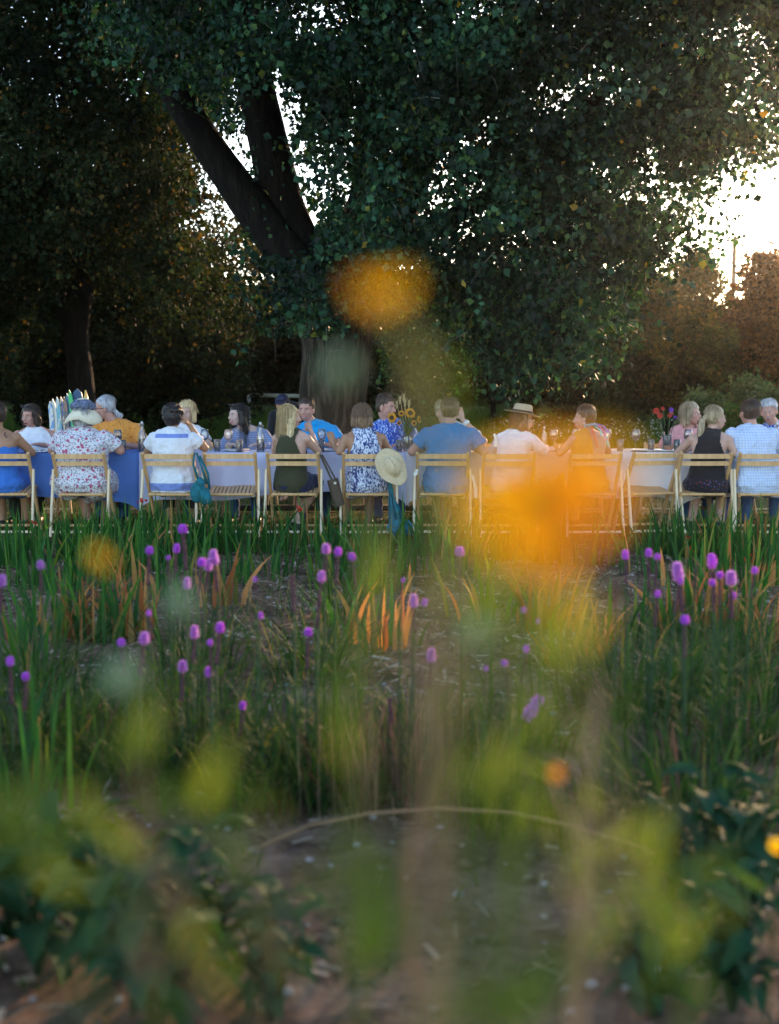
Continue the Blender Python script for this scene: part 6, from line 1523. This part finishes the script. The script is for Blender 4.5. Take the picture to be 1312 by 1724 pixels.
p.face('black', True); p.hair('black', 'long', .9, 14); sunglasses_on_head(p); earring(p, -1); p.top('stripe', 1.7, .015, name='top', keep=lambda q: not (q.y > .02 and abs(q.x) < .085 and q.z > .90)); wear_trousers(p)
p = Person('smiling person with short brown hair in a bright turquoise shirt', 532, YR, 'pink', False, yaw=-14, pitch=-3, W=1.08, S=1.045, head=(.07, .0), lean=.1, sx=.03, vox=.0075)
p.face('brown', True); p.hair('brown', 'short', .5, 15, keepf=None); p.top('turq', .6, .017, name='polo_shirt', collar=True); wear_trousers(p)
p = Person('person with receding short brown hair in a blue patterned shirt, looking right', 655, YR, 'pink', False, yaw=58, pitch=-6, W=1.08, S=1.085, head=(.03, 0), vox=.0075, lean=.06)
p.face('brown'); p.hair('brown', 'crop', .4, 16); p.top('hawaii', .65, .017, name='shirt', collar=True); wear_trousers(p)
p = Person('person behind the blue polo, arm with pale wristband raised to the face', 768, YR, 'fair', False, yaw=20, W=.98, S=1.0, sx=.06, lean=.06, head=(.09, 0), armL=((-.27, .18, .80), (-.055, .16, 1.02), (.35, .05, .9), .9), vox=.0075)
p.face('ash'); p.hair('ash', 'short', .9, 17); p.top('white', .5, .014); wear_trousers(p)
sh, el, wr, hd, c_ = p.arms[-1]; MB().limb(wr.lerp(el, .10), wr.lerp(el, .22), .033, .035, 12, True).build('wristband', M_white, p.t)
p = Person('person with shoulder length fair hair in a pink blouse, looking right', 1157, YR, 'pink', False, yaw=52, W=.98, S=.97, head=(-.02, 0), vox=.0075, lean=.06)
p.face('ash'); p.hair('ash', 'longbob', 1.1, 18); p.top('pinkb', .9, .024, name='blouse', keep=lambda q: not (q.y > .03 and abs(q.x) < .07 and q.z > .93)); wear_trousers(p)
p = Person('person with curly grey hair and a moustache leaning in at the right edge', 1305, YR, 'pink', False, yaw=-25, pitch=-6, roll=6, W=1.1, S=1.03, head=(.10, .04), lean=.18, sx=.04, vox=.0075)
p.face('grey'); p.hair('grey', 'crop', 1.0, 19); p.top('hawaii', .65, .017, name='shirt', collar=True); wear_trousers(p)
MB().tube([p.H(-.026, .092, -.048), p.H(0, .104, -.042), p.H(.026, .092, -.048)], [.003, .006, .003], 6).build('moustache', HR['grey'], p.t)
# standing dark object behind the blond hair: a dark cap on a bent figure by the trunk
Yc = 14.6; p0 = at(488, 672, Yc)
t = empty('person', (ux(497, Yc), Yc, 0), PI, 'dark clad person in a black cap bending down in front of the big trunk', 'person')
mb = MB(); mb.limb((.0, 0, .78), (.03, .26, 1.00), .15, .17); mb.limb((.03, .26, 1.0), (.07, .42, 1.10), .06, .055); mb.ell((.10, .50, 1.14), (.075, .1, .10))
for sg in (-1, 1): mb.limb((sg * .1, 0, .78), (sg * .13, .03, .44), .10, .07); mb.limb((sg * .13, .03, .44), (sg * .13, -.03, .08), .065, .045); mb.limb((sg * .13, -.03, .06), (sg * .14, .12, .035), .045, .035); mb.limb((.03 + sg * .18, .27, 1.0), (.03 + sg * .22, .34, .74), .06, .045); mb.limb((.03 + sg * .22, .34, .74), (.03 + sg * .12, .45, .55), .042, .03); mb.ell((.03 + sg * .11, .46, .52), (.03, .03, .045))
o = mb.build('body', SK['tan'], t); remesh_later(o, .010, 2)
mb = MB(); mb.limb((.0, 0, .78), (.03, .26, 1.00), .17, .19)
for sg in (-1, 1): mb.limb((.03 + sg * .18, .27, 1.0), (.03 + sg * .22, .34, .74), .075, .06, flat=True); mb.ell((.03 + sg * .18, .27, 1.0), .08); mb.limb((sg * .1, 0, .78), (sg * .13, .03, .44), .12, .09); mb.limb((sg * .13, .03, .44), (sg * .13, -.03, .09), .085, .065, flat=True)
o = mb.build('clothes', FB['black'], t); remesh_later(o, .012, 1)
M_cap = plain('navy_cap', (.02, .025, .06), .8, .5, 40, .2)
c = MB().ell((.10, .49, 1.18), (.084, .105, .085)).build('cap', M_cap, t); MB().beam((.10, .58, 1.19), (.11, .70, 1.15), .12, .012, (1, 0, 0)).build('peak', M_cap, c)
flush()

# ---------------------------------------------------------------- things hung on the chairs
M_teal = plain('teal_cloth', (.008, .13, .17), .8, .45, 22, 1.0); M_leather = plain('brown_leather', (.06, .035, .02), .5, .3, 18, .3)
def hung_bag():
    Y = YC + .02; t = empty('shoulder_bag', (ux(337, Y), Y, .35), label='teal cloth bag hanging from the white blouse chair', cat='bag')
    mb = MB(); mb.ell((-.03, -.03, .05), (.062, .035, .095)); mb.ell((.035, -.02, .02), (.060, .04, .080)); mb.ell((.0, -.03, .13), (.045, .03, .06)); mb.ell((.07, -.03, -.01), (.035, .03, .05)); o = mb.build('pouch', M_teal, t); remesh_later(o, .008, 1)
    for a in ([(-.01, -.03, .15), (-.055, -.045, .30), (-.05, .0, .405)], [(.06, -.03, .13), (.02, -.045, .28), (-.03, -.01, .405)], [(.08, -.02, .08), (.075, -.04, .22), (.0, -.02, .38)]):
        MB().tube(a, [.014, .010, .012], 6).build('strap', M_teal, t)
hung_bag()
def leather_bag():
    Y = YC + .03; t = empty('shoulder_bag', (ux(556, Y), Y, .32), label='narrow brown leather bag hanging beside the long haired blonde', cat='bag')
    MB().beam((-.07, -.02, .42), (.07, -.03, .16), .05, .012, (0, 1, 0)).beam((-.09, 0, .42), (.035, -.02, .15), .02, .008).build('strap', M_leather, t, False)
    mb = MB(); mb.beam((.02, -.02, .2), (.085, -.03, -.04), .10, .06, (1, 0, 0), .3); mb.build('pouch', M_leather, t, False)
    MB().beam((.035, -.055, .17), (.055, -.055, .165), .02, .006).build('buckle', M_screw, t, False)
leather_bag()
def hung_hat():
    Y = YC + .0; t = empty('straw_hat', (ux(659, Y), Y - .03, at(659, 787, Y).z), label='natural straw hat hanging on the chair of the batik dress', cat='hat')
    n = 44; rings = [(0, .105), (.04, .103), (.072, .085), (.086, .04), (.09, .012), (.11, .0), (.14, -.004), (.165, .008), (.163, .013), (.13, .004), (.095, .006)]; vs = []; fs = []
    M = Matrix.Rotation(R(-28), 3, 'Y') @ Matrix.Rotation(R(72), 3, 'X') @ Matrix.Rotation(R(24), 3, 'Y')
    for j, (r, z) in enumerate(rings):
        for k in range(n):
            a = 2 * PI * k / n; wv = (.022 * math.sin(2 * a) + .008 * math.sin(5 * a)) * (r / .165) ** 2; dent = -.02 * math.exp(-(math.cos(a) / .3) ** 2) if r < .05 else 0
            vs.append(M @ Vector((r * .84 * math.cos(a), r * 1.12 * math.sin(a), z + wv + dent)))
    m = len(rings)
    for j in range(m - 1):
        for k in range(n): k2 = (k + 1) % n; fs.append((j * n + k, j * n + k2, (j + 1) * n + k2, (j + 1) * n + k))
    MB().add(vs, fs).build('hat_shape', M_straw1, t)
hung_hat()
def scarf():
    Y = YC - .02; t = empty('scarf', (ux(662, Y), Y, 0), label='long teal scarf trailing from the straw hat chair to the ground', cat='scarf')
    mb = MB(); vs = []; fs = []; n = 20; k = 9
    for i in range(n + 1):
        f = i / n; cx = -.03 + .09 * f ** 1.3; w = .022 + .085 * max(0, f - .25) ** .8; z = .50 - .47 * f
        for j in range(k + 1): g = j / k - .5; vs.append((cx + g * 2 * w, -.03 + .028 * math.sin(g * 16 + f * 3) * min(1, f * 2), z + .012 * math.sin(g * 9 + i)))
    for i in range(n):
        for j in range(k): a = i * (k + 1) + j; fs.append((a, a + 1, a + k + 2, a + k + 1))
    o = MB().add(vs, fs).build('drape', M_teal, t); sm = o.modifiers.new('solid', 'SOLIDIFY'); sm.thickness = .006
    mb = MB(); rg = random.Random(2)
    for i in range(9): mb.ell((.07 + rg.uniform(-.09, .07), -.03 + rg.uniform(-.03, .03), .05 + rg.uniform(0, .10)), (.045, .03, .05), Matrix.Rotation(rg.uniform(0, 3), 3, 'Y'))
    o = mb.build('bunched_end', M_teal, t); remesh_later(o, .008, 1)
scarf()
def ribbon_tie(u, v0, v1, du, label):
    Y = YC; a = at(u, v0, Y); b_ = at(u + du, v1, Y); t = empty('cloth_tie', a, 0, label, 'ribbon', 'pale ties hanging from the chairs')
    d = b_ - a; MB().beam((0, 0, 0), d * .5 + Vector((.01, 0, 0)), .022, .004, (1, 0, 0)).beam(d * .5 + Vector((.01, 0, 0)), d, .03, .004, (1, 0, 0)).build('strip', M_white, t, False)
ribbon_tie(795, 800, 838, 7, 'pale cloth tie hanging right of the blue polo chair'); ribbon_tie(702, 790, 800, -4, 'short pale tie at the left post of the blue polo chair'); ribbon_tie(832, 730, 752, 3, 'white tie behind the fedora, on the far chair')
flush()
# ---------------------------------------------------------------- tall wild flowers right in front of the lens
M_yel = leafmat('golden_petal', [(0, (1.0, .52, .002)), (.6, (1.0, .60, .004)), (1, (1.0, .68, .02))], .5, .5, .3, (1.0, 1.25, .5))
M_ora = leafmat('orange_petal', [(0, (1.0, .38, .002)), (1, (1.0, .48, .005))], .5, .5, .3, (1.0, 1.25, .6))
M_cone = plain('orange_brown_cone', (.38, .11, .01), .8, .4, 200, .3)
M_bud = leafmat('pale_green_bud', [(0, (.20, .30, .16)), (1, (.34, .44, .26))], .3, .6, .3, (1.1, 1.1, .8))
M_yg = leafmat('yellow_green_leaf', [(0, (.12, .18, .02)), (1, (.22, .26, .03))], .4, .5, .3, (1.2, 1.2, .5))
M_mg = leafmat('mid_green_leaf', [(0, (.018, .048, .014)), (1, (.040, .080, .02))], .45, .5, .3)
M_bst = plain('reddish_stalk', (.16, .07, .04), .7, .3, 40, .2)
M_tst = plain('tan_stalk', (.28, .16, .08), .7, .3, 40, .2)
NLEAF = {}
def near_leaf_mesh(m, W=.5):
    if (m.name, W) not in NLEAF: NLEAF[m.name, W] = broad_mesh(len(NLEAF), 1.0, W, m)
    return NLEAF[m.name, W]
G_NEAR = 'tall wild flowers close to the camera'
def near_plant(label, Y, path, r, mat, leaves_=(), flowers=(), name='wildflower', cat='flower', group=G_NEAR):
    """path: picture points of the stalk from its top down; it goes on below the frame to the ground"""
    u0 = path[0][0]
    base = at(path[-1][0], path[-1][1], Y); bx = base.x * (1.15 if abs(base.x) > .02 else 1)
    t = empty(name, (bx, Y, float(ground_h(bx, Y))), label=label, cat=cat, group=group); g = Vector(t.location)
    pts = [at(u, v, Y + dy * .0) - g for u, v, dy in [(a[0], a[1], 0) for a in path]]
    pts = [p + Vector((.006 * math.sin(i * 2.1 + u0), 0, 0)) for i, p in enumerate(pts)]
    low = pts[-1]; pts += [Vector((low.x * .5, 0, low.z * .5)), Vector((0, 0, -.02))]
    MB().tube(pts, [r * .62 * (.7 + .5 * i / len(pts)) for i in range(len(pts))], 8).build('stem', mat, t)
    for (u, v, L, rot, m, *rest) in leaves_:
        dy = rest[0] if rest else 0; W = rest[1] if len(rest) > 1 else .5
        yy = Y + dy; o = bpy.data.objects.new('leaf', near_leaf_mesh(m, round(W * .55, 2))); link(o, t); p = at(u, v, yy) - g; s = L * yy / FPX
        a = R(rot); q = Vector((math.sin(a), 0, math.cos(a))) * s * .5
        o.location = p - q; o.scale = (s, s, s)
        o.rotation_euler = Matrix((Vector((math.cos(a), 0, -math.sin(a))), Vector((math.sin(a), 0, math.cos(a))), Vector((math.cos(a), 0, -math.sin(a))).cross(Vector((math.sin(a), 0, math.cos(a)))))).transposed().to_euler()
    for (u, v, rad, m, dm, n, *rest) in flowers:
        p = at(u, v, Y) - g; rr = rad * Y / FPX
        if m is None: 
            mb = MB(); mb.ell(p, (rr, rr, rr * 1.1), None, 10, 7); b = mb.build('bud', dm, t)
            V, T = blades(np.zeros((16, 3)) + np.array(p) - [0, 0, rr], rr * 2.2, rr * .6, .4, np.arange(16) * .4, segs=3); tri_mesh('sepals', V, T, dm, b, kind='stuff')
            continue
        f = sunflower(t, p, rest[0] if rest else (.1, -1, .25), rr, m, dm, 'flower_head', n, .30)
        f.name = 'flower_head'
near_plant('yellow flower highest in the picture, blurred over the big trunk', .42, [(652, 505), (668, 560), (700, 620), (722, 690), (745, 850), (752, 1050), (750, 1300), (700, 1720)], .0028, M_tst,
           [(690, 590, 95, 160, M_yg, 0, .35), (700, 560, 60, 200, M_mg, .01, .35), (735, 700, 60, 170, M_bst, 0, .3), (762, 930, 90, 15, M_yg, 0, .25)], [(644, 494, 27, M_yel, M_cone, 9, (.1, -.9, .5)), (672, 486, 16, M_yel, M_cone, 7, (.4, -.6, .6)), (612, 492, 13, M_ora, M_cone, 6, (-.4, -.6, .6))])
near_plant('greenish bud blurred over the trunk bark', .52, [(574, 618), (578, 660), (600, 760), (620, 900), (640, 1200), (640, 1720)], .0010, M_tst, [], [(572, 622, 24, None, M_bud, 0)])
near_plant('big orange flower blurred over the fedora and amber chairs', .31, [(930, 900), (900, 960), (868, 1040), (850, 1150), (838, 1300), (800, 1720)], .0022, M_yg,
           [(862, 985, 110, 10, M_yg, 0, .4), (845, 1120, 110, -8, M_yg, 0, .35), (905, 1020, 80, 40, M_yg, .01, .3), (838, 1200, 90, 170, M_mg, 0, .3)],
           [(885, 842, 104, M_yel, M_cone, 14, (-.15, -1, .15)), (950, 836, 100, M_ora, M_cone, 14, (.3, -1, .1)), (832, 812, 56, M_yel, M_cone, 9, (-.5, -.8, .3)), (1012, 792, 52, M_yel, M_cone, 8, (.5, -.8, .4)), (925, 870, 76, M_ora, M_cone, 10, (0, -1, .1))])
near_plant('leaning yellow green stalk under the big orange flower, blurred', .40, [(950, 1000), (960, 1100), (930, 1250), (900, 1450), (880, 1760)], .0012, M_yg, [(900, 1060, 100, 10, M_yg, 0, .3), (960, 1080, 110, -12, M_yg, .01, .28), (940, 1220, 120, 20, M_yg, 0, .25), (1000, 1040, 80, 30, M_ora, .01, .18)])
near_plant('tall yellow green streak of leaves rising past the table right of the sunflowers, blurred', .36, [(742, 640), (748, 760), (756, 900), (752, 1100), (760, 1400), (755, 1760)], .0011, M_yg, [(735, 640, 110, -8, M_yg, 0, .3), (752, 740, 130, 6, M_mg, .01, .3), (762, 850, 120, 10, M_yg, 0, .28), (745, 1000, 150, -6, M_yg, .01, .28), (770, 1140, 140, 8, M_yg, 0, .28), (790, 960, 110, 30, M_yg, 0, .28), (740, 1260, 130, -10, M_mg, 0, .28), (775, 1330, 110, 16, M_yg, .01, .28)])
near_plant('reddish haze of thin stalks right of the batik dress, blurred', .42, [(712, 930), (715, 1050), (722, 1180), (720, 1400), (715, 1760)], .0016, M_tst, [(700, 1040, 120, 5, M_tst, 0, .2), (735, 1100, 140, -5, M_bst, .01, .2), (715, 1230, 130, 6, M_tst, .0, .2), (750, 980, 80, 20, M_ora, .01, .12)])
near_plant('orange brown petals hanging low under the big orange flower', .45, [(975, 905), (985, 1000), (1000, 1150), (1010, 1400), (990, 1720)], .0012, M_tst, [(950, 990, 90, 15, M_ora, 0, .25), (1000, 1120, 80, 5, M_bst, 0, .2)], [(905, 935, 36, M_ora, M_cone, 8, (-.2, -1, -.3))])
for lab, Y, u, v, rad, down in [('pale green bud blurred right of centre', .62, 802, 1060, 24, [(806, 1120), (800, 1300), (770, 1720)]), ('pale green bud blurred at the left under the highest blazing star', .66, 304, 1012, 22, [(306, 1060), (290, 1300), (260, 1720)]), ('pale green bud blurred low at the far left', .6, 205, 1140, 26, [(206, 1190), (215, 1400), (200, 1720)])]:
    near_plant(lab, Y, [(u, v + 6)] + down, .0011 if Y < 1 else .004, M_mg, [], [(u, v, rad, None, M_bud, 0)], group='pale buds close to the camera')
near_plant('small yellow flower blurred at the left over the gladiolus', .70, [(168, 940), (175, 1000), (180, 1200), (150, 1720)], .0011, M_mg, [], [(166, 934, 13, M_yel, M_cone, 7, (-.2, -1, .3)), (182, 950, 8, M_yel, M_cone, 6, (.3, -1, .2))])
near_plant('small orange flower on a tan stalk right of centre', 1.0, [(940, 1306), (955, 1360), (985, 1450), (975, 1600), (960, 1760)], .0042, M_tst, [(985, 1440, 90, 30, M_yg, 0, .35), (900, 1290, 70, -70, M_yg, 0, .35)], [(938, 1302, 13, M_ora, M_cone, 9, (0, -1, .3))])
near_plant('orange flower cut off by the right edge low in the picture', 1.7, [(1306, 1432), (1300, 1500), (1290, 1724)], .005, M_mg, [(1260, 1480, 80, -60, M_mg, 0, .5)], [(1308, 1424, 15, M_yel, M_cone, 10, (-.2, -1, .3))])
near_plant('tall stalk with brown stem and yellow green leaves at the left', .55, [(240, 1210), (236, 1290), (250, 1400), (300, 1560), (360, 1740)], .0042, M_bst,
           [(245, 1225, 120, 5, M_yg, 0, .6), (210, 1260, 90, -60, M_mg, 0, .5), (285, 1330, 110, 70, M_mg, 0, .5), (200, 1400, 140, -50, M_yg, .02, .4), (255, 1520, 130, 200, M_mg, 0, .4), (260, 1620, 120, 150, M_tst, 0, .35)])
near_plant('leafy stalk with big lime green leaves left of centre', .52, [(372, 1250), (380, 1340), (400, 1450), (420, 1600), (440, 1740)], .0032, M_mg,
           [(360, 1300, 130, 20, M_yg, 0, .6), (415, 1335, 100, 60, M_mg, .02, .5), (330, 1365, 110, -70, M_mg, 0, .5), (400, 1430, 150, 160, M_mg, 0, .5), (430, 1540, 120, 15, M_mg, 0, .3), (470, 1590, 110, 170, M_tst, .02, .35)])
near_plant('leafy stalk with broad green leaves at the left edge', .52, [(40, 1280), (50, 1380), (60, 1500), (90, 1740)], .0032, M_mg,
           [(45, 1345, 190, 40, M_mg, 0, .7), (-10, 1330, 160, -50, M_mg, 0, .6), (110, 1400, 150, 70, M_mg, .02, .5), (25, 1430, 140, 10, M_mg, 0, .5), (120, 1480, 130, 110, M_yg, 0, .4), (150, 1330, 80, 60, M_yg, 0, .4)])
near_plant('leaf laden stalk with the largest green leaf in the bottom centre', .45, [(640, 1400), (650, 1500), (660, 1620), (690, 1760)], .0026, M_mg,
           [(635, 1530, 240, 10, M_mg, 0, .8), (600, 1440, 120, -40, M_mg, .02, .5), (560, 1500, 120, -80, M_mg, .0, .5), (700, 1560, 110, 60, M_mg, 0, .5)])
near_plant('stalk with a long slanting green leaf at the bottom right of centre', .46, [(1010, 1520), (980, 1600), (950, 1690), (930, 1780)], .0026, M_tst,
           [(890, 1650, 290, 62, M_mg, 0, .5), (985, 1580, 150, 30, M_yg, .01, .35), (820, 1690, 130, 75, M_mg, 0, .5), (1030, 1500, 110, -30, M_yg, 0, .35)])
near_plant('reddish brown bare stalk in the centre', .85, [(716, 1180), (710, 1300), (696, 1450), (690, 1600), (700, 1760)], .0052, M_bst, [(715, 1240, 100, 5, M_bst, 0, .2), (690, 1420, 90, 190, M_tst, 0, .2)], name='wildflower')
near_plant('tan pink stalk rising right of the bare soil', .8, [(1000, 1160), (985, 1300), (990, 1420), (960, 1560), (975, 1760)], .0048, M_tst, [(990, 1330, 100, -10, M_yg, 0, .25), (950, 1500, 120, 150, M_tst, 0, .25)])
near_plant('lime leaved stalk in front of the near tuft at the right', .62, [(840, 1250), (846, 1330), (850, 1450), (845, 1600), (850, 1760)], .0030, M_yg, [(840, 1275, 120, 20, M_yg, 0, .6), (800, 1310, 110, -50, M_mg, 0, .5), (1060, 1400, 130, 60, M_yg, .0, .5)])
near_plant('yellow green leafy stalk over the lower right corner plants', .62, [(1110, 1380), (1130, 1500), (1150, 1620), (1160, 1760)], .0030, M_yg, [(1100, 1420, 130, 20, M_yg, 0, .5), (1160, 1560, 120, 30, M_yg, 0, .4), (1110, 1540, 120, -30, M_mg, 0, .5), (1200, 1450, 130, 70, M_mg, .02, .5), (1180, 1660, 130, 130, M_mg, 0, .4), (1100, 1650, 110, 200, M_mg, 0, .35)])
near_plant('bright green grass stalk blurred in front of the batik dress', .75, [(628, 880), (620, 980), (600, 1150), (590, 1400), (600, 1760)], .0016, M_yg, [(632, 935, 130, 6, M_yg, 0, .14), (608, 940, 150, -12, M_mg, .02, .14), (590, 1130, 260, 4, M_mg, 0, .12), (650, 960, 110, 18, M_yg, .03, .14), (560, 1160, 220, -6, M_mg, 0, .12)])
near_plant('yellow green grass stalk blurred right of centre', .62, [(960, 960), (940, 1080), (900, 1250), (880, 1450), (870, 1760)], .0016, M_yg, [(965, 1010, 170, 12, M_yg, 0, .14), (925, 1060, 200, -6, M_yg, .02, .14), (1000, 1050, 170, 20, M_yg, 0, .12), (1040, 1200, 260, 14, M_mg, .02, .10)])
# finer sprays of small leaves that veil the lower part of the view
rgv = random.Random(12)
for lab, Y, u, v, W, H, m1, m2, n in [('fine leaved spray veiling the bed at the left, blurred', .50, 150, 1330, 150, 120, M_yg, M_mg, 16), ('fine leaved spray low in the left corner, blurred', .46, 240, 1560, 170, 130, M_mg, M_tst, 16), ('fine leaved spray left of the bare soil, blurred', .48, 440, 1500, 120, 150, M_yg, M_tst, 14),
                                      ('fine leaved spray over the middle of the bed, blurred', .46, 600, 1130, 90, 170, M_mg, M_yg, 12), ('fine leaved spray right of centre, blurred', .48, 890, 1130, 120, 170, M_yg, M_yg, 16), ('fine leaved spray over the arching stalk, blurred', .52, 830, 1340, 120, 110, M_yg, M_mg, 14),
                                      ('fine leaved spray over the right part of the soil, blurred', .50, 1060, 1440, 120, 130, M_yg, M_tst, 14), ('fine leaved spray in the lower right, blurred', .55, 1180, 1580, 130, 130, M_mg, M_yg, 14), ('fine leaved spray at the bottom centre, blurred', .44, 780, 1600, 150, 110, M_mg, M_tst, 12)]:
    ls = [(u + rgv.uniform(-W, W), v + rgv.uniform(-H, H), rgv.uniform(35, 95), rgv.uniform(-35, 35), rgv.choice((m1, m1, m2)), rgv.uniform(-.03, .04), rgv.choice((.3, .4, .5))) for _ in range(int(n * .6))]
    near_plant(lab, Y, [(u + rgv.uniform(-20, 20), v - H)] + [(u + rgv.uniform(-25, 25), v + k * H * .6) for k in range(4)] + [(u, 1780)], .0014, m2, ls, (), 'wild_herb', 'plant', 'fine leaved herbs close to the camera')
# long bent dry stalk arching over the path
pts = [at(u, v, y) for u, v, y in ((330, 1480, 3.5), (440, 1425, 3.45), (520, 1390, 3.4), (620, 1370, 3.4), (740, 1361, 3.4), (860, 1368, 3.4), (960, 1390, 3.4), (1040, 1412, 3.4), (1130, 1450, 3.4))]
t = empty('bent_stalk', (pts[0].x, 3.4, 0), label='long pinkish dry stalk arching low across the bed', cat='stalk')
MB().tube([p - Vector(t.location) for p in [Vector((pts[0].x - .1, 3.5, 0))] + pts + [Vector((pts[-1].x + .15, 3.4, 0))]], .0042, 7).build('stalk', M_tst, t)

# ---------------------------------------------------------------- haze volume added to stand in for warm lens flare
def build_flare_haze():
    m = bpy.data.materials.new('flare_haze'); m.use_nodes = True; n = m.node_tree.nodes; l = m.node_tree.links
    n.remove(n['Principled BSDF']); v = n.new('ShaderNodeVolumePrincipled'); v.inputs['Color'].default_value = (.95, .93, .9, 1); v.inputs['Density'].default_value = .00026; v.inputs['Anisotropy'].default_value = .88
    l.new(v.outputs[0], n['Material Output'].inputs['Volume'])
    o = MB().box((0, 850, 47), (1990, 1990, 110)).build('haze', m, None, False, kind='stuff', label='thin haze added to stand in for warm lens flare')
build_flare_haze()
